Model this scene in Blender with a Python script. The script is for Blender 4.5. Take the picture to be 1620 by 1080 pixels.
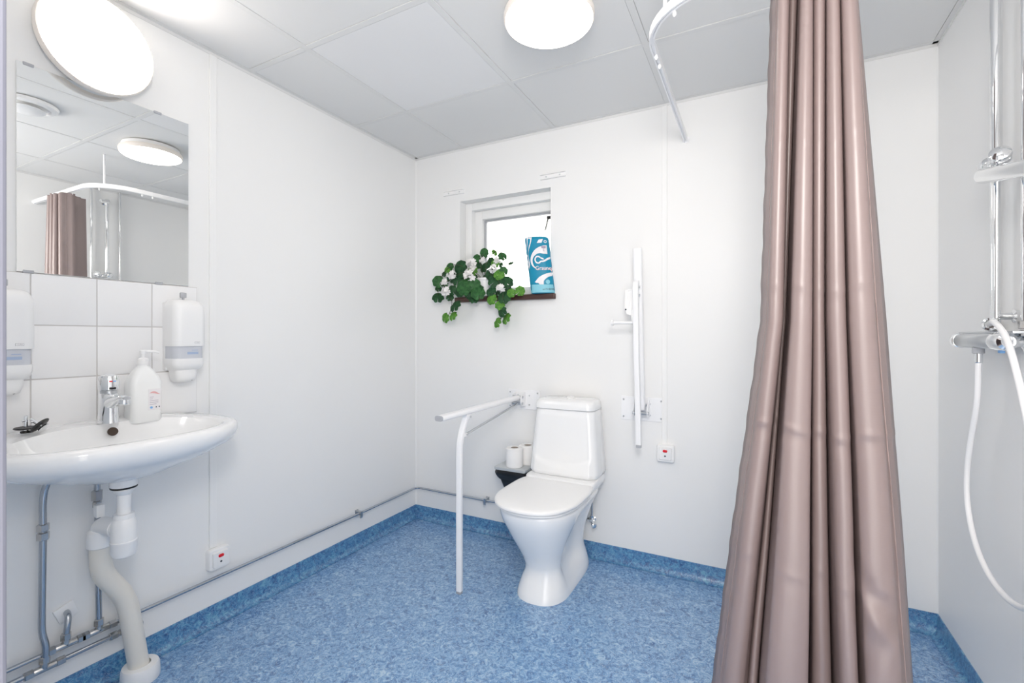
import bpy, bmesh, math, random
from mathutils import Vector, Matrix
random.seed(7)
S = bpy.context.scene
COL = S.collection
for o in list(bpy.data.objects):
    bpy.data.objects.remove(o)

# ------------------------------------------------------------------ camera, world, exposure
EYE = 1.16
XL, XR, YB, YF, ZC = -1.9416, 0.631, 2.3835, 0.10, 2.303      # left / right / back / front wall faces, ceiling
cam = bpy.data.cameras.new('camera')
cam.sensor_width = 36.0
cam.lens = 36.0 * 739.0 / 1620.0
cam.shift_y = -8.0 / 1620.0
cam.clip_start = 0.01
camo = bpy.data.objects.new('camera', cam)
COL.objects.link(camo)
camo.location = (0, 0, EYE)
camo.rotation_euler = (math.radians(90), 0, math.radians(27.54))
S.camera = camo

world = bpy.data.worlds.new('overcast_sky')
S.world = world
world.use_nodes = True
wn = world.node_tree.nodes['Background']
wn.inputs['Color'].default_value = (1.0, 0.965, 0.93, 1)
wn.inputs['Strength'].default_value = 2.2
S.view_settings.view_transform = 'Standard'
S.view_settings.look = 'None'
S.view_settings.gamma = 1.0
S.view_settings.use_curve_mapping = False
S.view_settings.exposure = 0.68
LAMP, LAMP_WALL = 5.6, 10.0
# added soft fill light to brighten the room, just above the camera
fl_ = bpy.data.lights.new('added_fill_light', 'AREA')
fl_.shape = 'SQUARE'
fl_.size = 0.40
fl_.energy = 11.0
fl_.color = (1.0, 0.955, 0.91)
flo = bpy.data.objects.new('added_fill_light', fl_)
COL.objects.link(flo)
flo.location = (0.05, -0.02, 1.86)
flo.rotation_euler = (math.radians(88), 0, math.radians(30))
try:
    S.cycles.max_bounces = 16
    S.cycles.diffuse_bounces = 10
    S.cycles.glossy_bounces = 8
    S.cycles.transmission_bounces = 8
    S.cycles.transparent_max_bounces = 16
except Exception:
    pass

# ------------------------------------------------------------------ materials
def mat(name, col, rough=0.5, metal=0.0, spec=0.5, bump=None, **kw):
    m = bpy.data.materials.new(name)
    m.use_nodes = True
    nt = m.node_tree
    b = nt.nodes['Principled BSDF']
    b.inputs['Base Color'].default_value = (*col, 1)
    b.inputs['Roughness'].default_value = rough
    b.inputs['Metallic'].default_value = metal
    b.inputs['Specular IOR Level'].default_value = spec
    for k, v in kw.items():
        b.inputs[k.replace('_', ' ')].default_value = v
    if bump:
        scale, strength, dist = bump
        tc = nt.nodes.new('ShaderNodeTexCoord')
        n = nt.nodes.new('ShaderNodeTexNoise')
        n.inputs['Scale'].default_value = scale
        n.inputs['Detail'].default_value = 3
        bp = nt.nodes.new('ShaderNodeBump')
        bp.inputs['Strength'].default_value = strength
        bp.inputs['Distance'].default_value = dist
        nt.links.new(tc.outputs['Object'], n.inputs['Vector'])
        nt.links.new(n.outputs['Fac'], bp.inputs['Height'])
        nt.links.new(bp.outputs['Normal'], b.inputs['Normal'])
    return m

def emis(name, col, s):
    m = bpy.data.materials.new(name)
    m.use_nodes = True
    nt = m.node_tree
    nt.nodes.clear()
    out = nt.nodes.new('ShaderNodeOutputMaterial')
    e = nt.nodes.new('ShaderNodeEmission')
    e.inputs['Color'].default_value = (*col, 1)
    e.inputs['Strength'].default_value = s
    nt.links.new(e.outputs[0], out.inputs['Surface'])
    return m

def glass_mat(name):
    m = bpy.data.materials.new(name)
    m.use_nodes = True
    nt = m.node_tree
    nt.nodes.clear()
    out = nt.nodes.new('ShaderNodeOutputMaterial')
    mix = nt.nodes.new('ShaderNodeMixShader')
    t = nt.nodes.new('ShaderNodeBsdfTransparent')
    t.inputs['Color'].default_value = (0.97, 0.985, 0.98, 1)
    g = nt.nodes.new('ShaderNodeBsdfGlossy')
    g.inputs['Roughness'].default_value = 0.01
    f = nt.nodes.new('ShaderNodeFresnel')
    f.inputs['IOR'].default_value = 1.45
    nt.links.new(f.outputs[0], mix.inputs[0])
    nt.links.new(t.outputs[0], mix.inputs[1])
    nt.links.new(g.outputs[0], mix.inputs[2])
    nt.links.new(mix.outputs[0], out.inputs['Surface'])
    return m

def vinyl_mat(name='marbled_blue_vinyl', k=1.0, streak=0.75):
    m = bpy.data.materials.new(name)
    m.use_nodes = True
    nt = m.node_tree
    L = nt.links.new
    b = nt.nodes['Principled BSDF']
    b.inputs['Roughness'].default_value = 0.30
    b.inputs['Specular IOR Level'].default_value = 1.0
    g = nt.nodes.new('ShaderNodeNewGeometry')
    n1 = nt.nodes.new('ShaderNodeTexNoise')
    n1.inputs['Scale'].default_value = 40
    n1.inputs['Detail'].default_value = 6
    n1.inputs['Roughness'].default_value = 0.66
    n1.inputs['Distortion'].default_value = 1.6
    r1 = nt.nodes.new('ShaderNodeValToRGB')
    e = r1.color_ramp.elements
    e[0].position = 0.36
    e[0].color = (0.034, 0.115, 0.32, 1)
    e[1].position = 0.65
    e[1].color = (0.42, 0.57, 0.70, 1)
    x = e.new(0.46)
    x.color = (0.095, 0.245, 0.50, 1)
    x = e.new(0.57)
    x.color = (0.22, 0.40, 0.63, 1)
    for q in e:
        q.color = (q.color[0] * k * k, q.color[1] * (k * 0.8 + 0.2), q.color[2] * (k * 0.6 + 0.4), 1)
    n2 = nt.nodes.new('ShaderNodeTexNoise')
    n2.inputs['Scale'].default_value = 62
    n2.inputs['Detail'].default_value = 4
    n2.inputs['Distortion'].default_value = 2.5
    sub = nt.nodes.new('ShaderNodeMath')
    sub.operation = 'SUBTRACT'
    sub.inputs[1].default_value = 0.5
    ab = nt.nodes.new('ShaderNodeMath')
    ab.operation = 'ABSOLUTE'
    mr = nt.nodes.new('ShaderNodeMapRange')
    mr.inputs['From Min'].default_value = 0.0
    mr.inputs['From Max'].default_value = 0.036
    mr.inputs['To Min'].default_value = streak
    mr.inputs['To Max'].default_value = 0.0
    mx = nt.nodes.new('ShaderNodeMix')
    mx.data_type = 'RGBA'
    mx.inputs['B'].default_value = (0.58, 0.70, 0.79, 1)
    L(g.outputs['Position'], n1.inputs['Vector'])
    L(g.outputs['Position'], n2.inputs['Vector'])
    L(n1.outputs['Fac'], r1.inputs['Fac'])
    L(n2.outputs['Fac'], sub.inputs[0])
    L(sub.outputs[0], ab.inputs[0])
    L(ab.outputs[0], mr.inputs['Value'])
    L(mr.outputs['Result'], mx.inputs['Factor'])
    L(r1.outputs['Color'], mx.inputs['A'])
    L(mx.outputs['Result'], b.inputs['Base Color'])
    return m

def leaf_mat(name, c1, c2):
    m = mat(name, c1, 0.55, spec=0.3)
    nt = m.node_tree
    b = nt.nodes['Principled BSDF']
    tc = nt.nodes.new('ShaderNodeTexCoord')
    n = nt.nodes.new('ShaderNodeTexNoise')
    n.inputs['Scale'].default_value = 4.5
    r = nt.nodes.new('ShaderNodeValToRGB')
    r.color_ramp.elements[0].position = 0.35
    r.color_ramp.elements[0].color = (*c1, 1)
    r.color_ramp.elements[1].position = 0.7
    r.color_ramp.elements[1].color = (*c2, 1)
    nt.links.new(tc.outputs['Object'], n.inputs['Vector'])
    nt.links.new(n.outputs['Fac'], r.inputs['Fac'])
    nt.links.new(r.outputs['Color'], b.inputs['Base Color'])
    return m

def wood_mat():
    m = mat('dark_wood', (0.05, 0.022, 0.018), 0.35)
    nt = m.node_tree
    b = nt.nodes['Principled BSDF']
    tc = nt.nodes.new('ShaderNodeTexCoord')
    mp = nt.nodes.new('ShaderNodeMapping')
    mp.inputs['Scale'].default_value = (6, 80, 80)
    n = nt.nodes.new('ShaderNodeTexNoise')
    n.inputs['Scale'].default_value = 1.5
    n.inputs['Detail'].default_value = 4
    r = nt.nodes.new('ShaderNodeValToRGB')
    r.color_ramp.elements[0].color = (0.03, 0.012, 0.010, 1)
    r.color_ramp.elements[1].color = (0.10, 0.045, 0.036, 1)
    nt.links.new(tc.outputs['Object'], mp.inputs['Vector'])
    nt.links.new(mp.outputs['Vector'], n.inputs['Vector'])
    nt.links.new(n.outputs['Fac'], r.inputs['Fac'])
    nt.links.new(r.outputs['Color'], b.inputs['Base Color'])
    return m

def curtain_mat():
    m = mat('taupe_satin', (0.255, 0.190, 0.181), 0.41, 0.0, 1.0, Sheen_Weight=0.0, Sheen_Roughness=0.4)
    nt = m.node_tree
    b = nt.nodes['Principled BSDF']
    b.inputs['Sheen Tint'].default_value = (1.0, 0.93, 0.92, 1)
    tc = nt.nodes.new('ShaderNodeTexCoord')
    w = nt.nodes.new('ShaderNodeTexWave')
    w.bands_direction = 'Z'
    w.inputs['Scale'].default_value = 130
    w.inputs['Distortion'].default_value = 1.0
    n = nt.nodes.new('ShaderNodeTexNoise')
    n.inputs['Scale'].default_value = 14
    n.inputs['Detail'].default_value = 3
    ad = nt.nodes.new('ShaderNodeMath')
    ad.operation = 'MULTIPLY_ADD'
    ad.inputs[1].default_value = 0.03
    bp = nt.nodes.new('ShaderNodeBump')
    bp.inputs['Strength'].default_value = 0.25
    bp.inputs['Distance'].default_value = 0.004
    nt.links.new(tc.outputs['Object'], w.inputs['Vector'])
    nt.links.new(tc.outputs['Object'], n.inputs['Vector'])
    nt.links.new(w.outputs['Fac'], ad.inputs[0])
    nt.links.new(n.outputs['Fac'], ad.inputs[2])
    nt.links.new(ad.outputs[0], bp.inputs['Height'])
    nt.links.new(bp.outputs['Normal'], b.inputs['Normal'])
    return m

M = {
    'wall': mat('white_wall_panel', (0.83, 0.83, 0.825), 0.42, bump=(260, 0.05, 0.001)),
    'ceil': mat('ceiling_tile_white', (0.74, 0.74, 0.735), 0.85, spec=0.2, bump=(300, 0.08, 0.001)),
    'ceil2': mat('ceiling_tile_clean', (0.765, 0.765, 0.77), 0.8, spec=0.2),
    'grid': mat('ceiling_grid_white', (0.72, 0.72, 0.715), 0.85, spec=0.2, bump=(300, 0.08, 0.001)),
    'trim': mat('white_trim', (0.84, 0.84, 0.835), 0.35),
    'jamb': mat('grey_lacquer', (0.19, 0.195, 0.24), 0.5),
    'vinyl': vinyl_mat(),
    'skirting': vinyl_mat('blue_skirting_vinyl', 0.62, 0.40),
    'porc': mat('porcelain', (0.86, 0.865, 0.87), 0.10, Coat_Weight=0.4, Coat_Roughness=0.03),
    'tile': mat('white_glazed_tile', (0.84, 0.84, 0.845), 0.14),
    'grout': mat('grey_grout', (0.60, 0.58, 0.57), 0.9),
    'plastic': mat('white_plastic', (0.85, 0.85, 0.85), 0.28),
    'powder': mat('white_powder_coat', (0.86, 0.865, 0.88), 0.3),
    'chrome': mat('chrome', (0.86, 0.87, 0.88), 0.06, 1.0),
    'satin': mat('satin_chrome', (0.60, 0.62, 0.64), 0.28, 1.0),
    'pipe': mat('plated_pipe', (0.48, 0.51, 0.55), 0.20, 1.0),
    'fit': mat('plated_fitting', (0.58, 0.57, 0.56), 0.25, 1.0),
    'dark': mat('black_rubber', (0.012, 0.012, 0.013), 0.45),
    'hole': mat('dark_hole', (0.06, 0.04, 0.03), 0.8),
    'beige': mat('beige_drain_plastic', (0.76, 0.73, 0.67), 0.35),
    'mirror': mat('mirror_silver', (0.90, 0.91, 0.905), 0.0, 1.0),
    'glass': glass_mat('window_glass'),
    'red': mat('red_lens', (0.72, 0.01, 0.02), 0.25),
    'greyp': mat('grey_plastic', (0.42, 0.43, 0.46), 0.4),
    'lidgrey': mat('silver_plastic', (0.50, 0.53, 0.55), 0.35),
    'binblack': mat('black_plastic', (0.010, 0.010, 0.011), 0.3),
    'paper': mat('tissue_paper', (0.85, 0.845, 0.84), 0.95, spec=0.1, bump=(90, 0.15, 0.002)),
    'core': mat('cardboard_core', (0.42, 0.37, 0.32), 0.9),
    'wood': wood_mat(),
    'curtain': curtain_mat(),
    'hem': mat('taupe_hem', (0.26, 0.19, 0.18), 0.42, Sheen_Weight=0.35),
    'leafd': leaf_mat('dark_leaf', (0.007, 0.042, 0.015), (0.024, 0.10, 0.032)),
    'leafm': leaf_mat('green_leaf', (0.014, 0.075, 0.020), (0.042, 0.16, 0.042)),
    'leafl': leaf_mat('bright_leaf', (0.045, 0.17, 0.018), (0.13, 0.32, 0.045)),
    'stem': mat('plant_stem', (0.05, 0.055, 0.025), 0.6),
    'petal': mat('white_petal', (0.82, 0.80, 0.79), 0.7, Subsurface_Weight=0.0),
    'teal': mat('turquoise_print', (0.004, 0.245, 0.40), 0.4, spec=0.3),
    'aqua': mat('pale_aqua_print', (0.22, 0.55, 0.66), 0.4, spec=0.3),
    'prwhite': mat('white_print', (0.80, 0.78, 0.80), 0.35),
    'prgrey': mat('grey_print', (0.35, 0.30, 0.40), 0.5),
    'prink': mat('ink_print', (0.03, 0.05, 0.07), 0.5),
    'prpink': mat('pink_print', (0.75, 0.42, 0.42), 0.5),
    'prblue': mat('blue_print', (0.20, 0.42, 0.75), 0.5),
    'refill': mat('pale_blue_print', (0.36, 0.45, 0.62), 0.4),
    'bottle': mat('milky_plastic', (0.85, 0.86, 0.86), 0.3, Subsurface_Weight=0.0),
    'window_smoke': mat('smoky_window', (0.58, 0.60, 0.65), 0.12),
    'outer': mat('outer_cladding', (0.6, 0.6, 0.6), 0.8),
    'hose': mat('white_hose', (0.85, 0.85, 0.86), 0.3),
    'lamp_rim': mat('opal_rim', (0.86, 0.80, 0.74), 0.3),
    'lens': emis('lamp_diffuser', (1.0, 0.925, 0.855), LAMP),
    'lens_wall': emis('wall_lamp_diffuser', (1.0, 0.925, 0.855), LAMP_WALL),
}

# ------------------------------------------------------------------ mesh helpers
class MB:
    def __init__(self):
        self.bm = bmesh.new()
    def box(self, lo, hi, bev=0.0, seg=2, rot=None):
        lo, hi = Vector(lo), Vector(hi)
        c = (lo + hi) / 2
        d = hi - lo
        t = bmesh.new()
        bmesh.ops.create_cube(t, size=1.0)
        for v in t.verts:
            v.co = Vector((v.co.x * d.x, v.co.y * d.y, v.co.z * d.z))
        if bev > 0:
            bmesh.ops.bevel(t, geom=t.edges[:], offset=min(bev, min(d) * 0.49), segments=seg, affect='EDGES', profile=0.5)
        for v in t.verts:
            p = rot @ v.co if rot else v.co
            v.co = p + c
        self._join(t)
        return self
    def _join(self, t):
        me = bpy.data.meshes.new('tmp')
        t.to_mesh(me)
        t.free()
        self.bm.from_mesh(me)
        bpy.data.meshes.remove(me)
    def loft(self, rings, closed=True, cap0=True, cap1=True):
        b = self.bm
        vs = [[b.verts.new(p) for p in r] for r in rings]
        n = len(vs[0])
        for i in range(len(vs) - 1):
            for j in range(n if closed else n - 1):
                k = (j + 1) % n
                try:
                    b.faces.new((vs[i][j], vs[i][k], vs[i + 1][k], vs[i + 1][j]))
                except ValueError:
                    pass
        if closed and cap0:
            b.faces.new(vs[0][::-1])
        if closed and cap1:
            b.faces.new(vs[-1])
        return self
    def tube(self, pts, r, seg=12, caps=True, flat=1.0):
        pts = [Vector(p) for p in pts]
        rr = r if isinstance(r, (list, tuple)) else [r] * len(pts)
        rings = []
        up = None
        for i, p in enumerate(pts):
            if i == 0:
                t = pts[1] - p
            elif i == len(pts) - 1:
                t = p - pts[i - 1]
            else:
                t = (pts[i + 1] - p).normalized() + (p - pts[i - 1]).normalized()
            t.normalize()
            if up is None:
                up = Vector((0, 0, 1)) if abs(t.z) < 0.9 else Vector((1, 0, 0))
            s = t.cross(up)
            s.normalize()
            up = s.cross(t)
            rings.append([p + (s * math.cos(a) + up * math.sin(a) * flat) * rr[i]
                          for a in (2 * math.pi * k / seg for k in range(seg))])
        return self.loft(rings, True, caps, caps)
    def cyl(self, p0, p1, r, r1=None, seg=20):
        return self.tube([p0, p1], [r, r if r1 is None else r1], seg)
    def lathe(self, prof, org=(0, 0, 0), axis=(0, 0, 1), seg=28, caps=True):
        axis = Vector(axis).normalized()
        org = Vector(org)
        a = Vector((1, 0, 0)) if abs(axis.x) < 0.9 else Vector((0, 1, 0))
        s = axis.cross(a).normalized()
        t = axis.cross(s)
        rings = [[org + axis * z + (s * math.cos(q) + t * math.sin(q)) * max(r, 1e-5)
                  for q in (2 * math.pi * k / seg for k in range(seg))] for r, z in prof]
        return self.loft(rings, True, caps, caps)
    def poly(self, pts):
        self.bm.faces.new([self.bm.verts.new(p) for p in pts])
        return self
    def prism(self, pts, vec):
        vec = Vector(vec)
        a = [Vector(p) for p in pts]
        return self.loft([a, [p + vec for p in a]])
    def sphere(self, c, r, sc=(1, 1, 1), u=14, v=8):
        t = bmesh.new()
        bmesh.ops.create_uvsphere(t, u_segments=u, v_segments=v, radius=r)
        for w in t.verts:
            w.co = Vector((w.co.x * sc[0], w.co.y * sc[1], w.co.z * sc[2])) + Vector(c)
        self._join(t)
        return self
    def build(self, name, m, parent=None, smooth=35, label=None, origin=None):
        b = self.bm
        bmesh.ops.recalc_face_normals(b, faces=b.faces[:])
        off = Vector((0, 0, 0))
        if parent is not None:
            q = parent
            while q is not None:
                off += q.location
                q = q.parent
        loc = Vector((0, 0, 0))
        if origin is not None and parent is None:
            loc = Vector(origin)
            off = loc
        for v in b.verts:
            v.co -= off
        me = bpy.data.meshes.new(name)
        b.to_mesh(me)
        b.free()
        me.materials.append(M[m] if isinstance(m, str) else m)
        if smooth:
            me.polygons.foreach_set('use_smooth', [True] * len(me.polygons))
            me.set_sharp_from_angle(angle=math.radians(smooth))
        o = bpy.data.objects.new(name, me)
        COL.objects.link(o)
        o.location = loc
        if parent is not None:
            o.parent = parent
        if label:
            o['label'] = label
        return o

def thing(name, label, cat, loc=(0, 0, 0), group=None):
    o = bpy.data.objects.new(name, None)
    o.empty_display_size = 0.05
    COL.objects.link(o)
    o.location = loc
    o['label'] = label
    o['category'] = cat
    if group:
        o['group'] = group
    return o

def tag(o, label, cat, group=None):
    o['label'] = label
    o['category'] = cat
    if group:
        o['group'] = group
    return o

def struct(o):
    o['kind'] = 'structure'
    return o

def copy_thing(o, loc, label):
    c = o.copy()
    COL.objects.link(c)
    c.location = loc
    c['label'] = label
    for ch in list(o.children):
        d = ch.copy()
        COL.objects.link(d)
        d.parent = c
        for g in list(ch.children):
            e = g.copy()
            COL.objects.link(e)
            e.parent = d
    return c

def text_part(name, s, size, m, parent, place, depth=0.0004, width=None):
    """flat lettering; place(x, y) -> point in the parent's space"""
    cu = bpy.data.curves.new('lettering', 'FONT')
    cu.body = s
    cu.size = size
    cu.align_x = 'CENTER'
    cu.align_y = 'CENTER'
    to = bpy.data.objects.new('lettering', cu)
    COL.objects.link(to)
    dg = bpy.context.evaluated_depsgraph_get()
    me = bpy.data.meshes.new_from_object(to.evaluated_get(dg))
    bpy.data.objects.remove(to)
    bpy.data.curves.remove(cu)
    xs = [v.co.x for v in me.vertices]
    k = 1.0
    if width and xs:
        k = width / max(1e-6, max(xs) - min(xs))
    for v in me.vertices:
        v.co = Vector(place(v.co.x * k, v.co.y))
    me.materials.clear()
    me.materials.append(M[m])
    me.name = name
    o = bpy.data.objects.new(name, me)
    COL.objects.link(o)
    o.parent = parent
    return o

def smooth_path(pts, n=8):
    """Catmull-Rom through the points"""
    P = [Vector(p) for p in pts]
    P = [P[0] * 2 - P[1]] + P + [P[-1] * 2 - P[-2]]
    out = []
    for i in range(1, len(P) - 2):
        for k in range(n):
            t = k / n
            a, b, c, d = P[i - 1:i + 3]
            out.append(0.5 * ((2 * b) + (c - a) * t + (2 * a - 5 * b + 4 * c - d) * t * t + (3 * b - a - 3 * c + d) * t ** 3))
    out.append(P[-2])
    return out

def rrect(x0, x1, y0, y1, r, z, n=5):
    out = []
    for cx, cy, a0 in ((x1 - r, y1 - r, 0), (x0 + r, y1 - r, 90), (x0 + r, y0 + r, 180), (x1 - r, y0 + r, 270)):
        for k in range(n + 1):
            a = math.radians(a0 + 90 * k / n)
            out.append((cx + r * math.cos(a), cy + r * math.sin(a), z))
    return out

def sstep(a, b, x):
    t = min(1.0, max(0.0, (x - a) / (b - a)))
    return t * t * (3 - 2 * t)

# ================================================================== THE ROOM
T = 0.10
struct(MB().box((XL - T, YF - 0.12, -0.05), (XR + T, YB + 0.2, 0.0)).build('floor', 'vinyl', smooth=0))
wl = struct(MB().box((XL - T, YF - 0.12, 0.0), (XL, YB + 0.2, ZC + 0.12)).build('wall_left', 'wall', smooth=0))
struct(MB().box((XR, YF - 0.12, 0.0), (XR + T, YB + 0.2, ZC + 0.12)).build('wall_right', 'wall', smooth=0))
# back wall with its window opening
WX0, WX1, WZ0, WZ1, YO = -1.602, -1.003, 1.366, 1.983, YB + 0.2
wb = MB()
WXR = WX1 + 0.10
wb.box((XL, YB, 0), (WX0, YO, ZC + 0.12)).box((WX1, YB, 0), (WXR, YB + 0.060, ZC + 0.12)).box((WXR, YB, 0), (XR, YO, ZC + 0.12))
wb.box((WX0, YB, 0), (WX1, YB + 0.06, WZ0)).box((WX0, YB, WZ1), (WX1, YB + 0.06, ZC + 0.12))
wb.box((WX0, YB + 0.06, 0), (WXR, YO, WZ0)).box((WX0, YB + 0.06, WZ1), (WXR, YO, ZC + 0.12))
wallb = struct(wb.build('wall_back', 'wall', smooth=0))
# front wall with the doorway that the room is seen through
DX0, DX1, DZ = -0.366, 0.54, 2.08
wf = MB()
wf.box((XL, YF - 0.12, 0), (DX0 - 0.05, YF, ZC + 0.12)).box((DX1 + 0.05, YF - 0.12, 0), (XR, YF, ZC + 0.12))
wf.box((DX0 - 0.05, YF - 0.12, DZ + 0.05), (DX1 + 0.05, YF, ZC + 0.12))
struct(wf.build('wall_front', 'wall', smooth=0))
dr = MB()
dr.box((DX0 - 0.05, YF - 0.125, 0), (DX0, YF + 0.0, DZ), 0.002).box((DX1, YF - 0.125, 0), (DX1 + 0.05, YF, DZ), 0.002)
dr.box((DX0 - 0.05, YF - 0.125, DZ), (DX1 + 0.05, YF, DZ + 0.05), 0.002)
struct(dr.build('trim_1', 'jamb', smooth=0, label='blue-grey lacquered door frame at the left edge'))

# suspended ceiling: slab, grid bars and tiles
ceil = struct(MB().box((XL, YF - 0.12, ZC + 0.06), (XR, YB, ZC + 0.12)).build('ceiling', 'ceil', smooth=0))
GX = [XL, -1.582, -0.982, -0.382, 0.218, XR]
GY = [YF, 0.666, 1.266, 1.866, YB]
hw = 0.012
for x in GX[1:-1]:
    MB().box((x - hw, YF, ZC - 0.0006), (x + hw, YB, ZC + 0.03), 0.0004, 1).build('grid_bar', 'grid', ceil, smooth=0)
for y in GY[1:-1]:
    for i in range(len(GX) - 1):
        a = GX[i] + (hw if i else 0.0)
        b = GX[i + 1] - (hw if i < len(GX) - 2 else 0.0)
        MB().box((a, y - hw, ZC - 0.0005), (b, y + hw, ZC + 0.03), 0.0004, 1).build('grid_bar', 'grid', ceil, smooth=0)
for i in range(len(GX) - 1):
    for j in range(len(GY) - 1):
        x0 = GX[i] + (hw + 0.001 if i else 0.0195)
        x1 = GX[i + 1] - (hw + 0.001 if i < len(GX) - 2 else 0.0195)
        y0 = GY[j] + (hw + 0.001 if j else 0.0195)
        y1 = GY[j + 1] - (hw + 0.001 if j < len(GY) - 2 else 0.0195)
        clean = (i == 1 and j == 2)
        dz = 0.0004 if clean else 0.0012
        o = MB().box((x0, y0, ZC + dz), (x1, y1, ZC + dz + 0.02), 0.0012, 1).build('ceiling_tile', 'ceil2' if clean else 'ceil', ceil, smooth=0)
        if clean:
            o['label'] = 'whiter smooth panel among the ceiling tiles'
# wall angle around the ceiling
for lo, hi in (((XL, YF, ZC - 0.0), (XL + 0.019, YB, ZC + 0.002)), ((XL, YB - 0.019, ZC - 0.0), (XR, YB, ZC + 0.002)),
               ((XR - 0.019, YF, ZC), (XR, YB, ZC + 0.002)), ((XL, YF, ZC), (XR, YF + 0.019, ZC + 0.002))):
    MB().box(lo, hi).build('edge_trim', 'grid', ceil, smooth=0)
for lo, hi in (((XL, YF, ZC - 0.012), (XL + 0.002, YB, ZC)), ((XL, YB - 0.002, ZC - 0.012), (XR, YB, ZC)), ((XR - 0.002, YF, ZC - 0.012), (XR, YB, ZC))):
    MB().box(lo, hi).build('edge_trim', 'grid', ceil, smooth=0)

# coved vinyl baseboards (the floor vinyl in a darker blue, fewer pale streaks)
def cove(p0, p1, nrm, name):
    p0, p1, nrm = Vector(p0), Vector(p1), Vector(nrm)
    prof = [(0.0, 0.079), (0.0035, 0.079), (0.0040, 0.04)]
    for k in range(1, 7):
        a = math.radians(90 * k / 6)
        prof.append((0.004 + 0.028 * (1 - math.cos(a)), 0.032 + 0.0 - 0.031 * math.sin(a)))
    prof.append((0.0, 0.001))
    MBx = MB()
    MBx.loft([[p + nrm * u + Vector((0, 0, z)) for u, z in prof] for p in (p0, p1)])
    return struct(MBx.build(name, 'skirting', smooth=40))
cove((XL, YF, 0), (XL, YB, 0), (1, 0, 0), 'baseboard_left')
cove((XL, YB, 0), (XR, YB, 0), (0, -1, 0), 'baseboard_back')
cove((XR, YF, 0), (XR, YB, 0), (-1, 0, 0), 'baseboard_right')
# joint cover strips on the wall panels
o = struct(MB().box((XL, 1.098, 0.31), (XL + 0.006, 1.126, ZC - 0.012), 0.002).build('trim_2', 'trim', smooth=0))
o['label'] = 'white vertical cover strip running down to the left call button'
o = struct(MB().box((-0.409, YB - 0.006, 0.63), (-0.384, YB, ZC - 0.012), 0.002).build('trim_3', 'trim', smooth=0))
o['label'] = 'white vertical cover strip running down to the back call button'
struct(MB().prism([(XR, YB, 0.08), (XR - 0.005, YB, 0.08), (XR, YB - 0.005, 0.08)], (0, 0, ZC - 0.1)).build('trim_4', 'trim', smooth=0))
struct(MB().prism([(XL, YB, 0.08), (XL + 0.006, YB, 0.08), (XL, YB - 0.006, 0.08)], (0, 0, ZC - 0.1)).build('trim_5', 'trim', smooth=0))

# glazed tiles of the splashback
YT = [0.420, 0.577, 0.737, 0.896, 1.050]
ZT = [0.866, 1.0295, 1.194, 1.351]
MB().box((XL, YT[0], ZT[0]), (XL + 0.004, YT[-1], ZT[-1])).build('grout_bed', 'grout', wl, smooth=0)
for i in range(4):
    for j in range(3):
        dx = 0.0065 + random.uniform(-0.0003, 0.0003)
        MB().box((XL + 0.001, YT[i] + 0.0016, ZT[j] + 0.0016), (XL + dx, YT[i + 1] - 0.0016, ZT[j + 1] - 0.0016), 0.0012, 2).build('wall_tile', 'tile', wl, smooth=30)

# ------------------------------------------------------------------ window
win = bpy.data.objects.new('window_1', None)
COL.objects.link(win)
win.location = (-1.30, YB + 0.06, 1.4)
win['kind'] = 'structure'
win['label'] = 'small square white window with a bright pane in the back wall'
def frame(x0, x1, z0, z1, w, y0, y1, name, m='trim', bev=0.003):
    f = MB()
    f.box((x0, y0, z0), (x0 + w, y1, z1), bev).box((x1 - w, y0, z0), (x1, y1, z1), bev)
    f.box((x0 + w, y0, z1 - w), (x1 - w, y1, z1), bev).box((x0 + w, y0, z0), (x1 - w, y1, z0 + w), bev)
    return f.build(name, m, win, smooth=30)
frame(WX0, WXR, 1.390, WZ1, 0.046, YB + 0.063, YO, 'window_frame')
frame(WX0 + 0.046, WXR - 0.046, 1.400, WZ1 - 0.046, 0.053, YB + 0.100, YB + 0.16, 'sash')
frame(WX0 + 0.099, WXR - 0.099, 1.430, WZ1 - 0.099, 0.010, YB + 0.125, YB + 0.15, 'glazing_bead', 'greyp', 0.001)
MB().box((WX0 + 0.10, YB + 0.137, 1.43), (WXR - 0.10, YB + 0.141, WZ1 - 0.10)).build('pane', 'glass', win, smooth=0)
h = MB().box((-1.062, YB + 0.082, 1.833), (-0.985, YB + 0.102, 1.85), 0.003)
h.tube([(-1.054, YB + 0.088, 1.842), (-1.060, YB + 0.078, 1.80), (-1.070, YB + 0.080, 1.768)], 0.004, 8)
h.build('handle', 'dark', win, label='black window catch')
sill = MB().box((-1.622, YB - 0.030, 1.366), (-0.972, YB + 0.062, 1.396), 0.003)
sill = tag(sill.build('window_sill', 'wood', origin=(-1.3, YB, 1.366)), 'dark brown wooden sill board under the small window', 'window sill')
sill['kind'] = 'structure'

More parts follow.
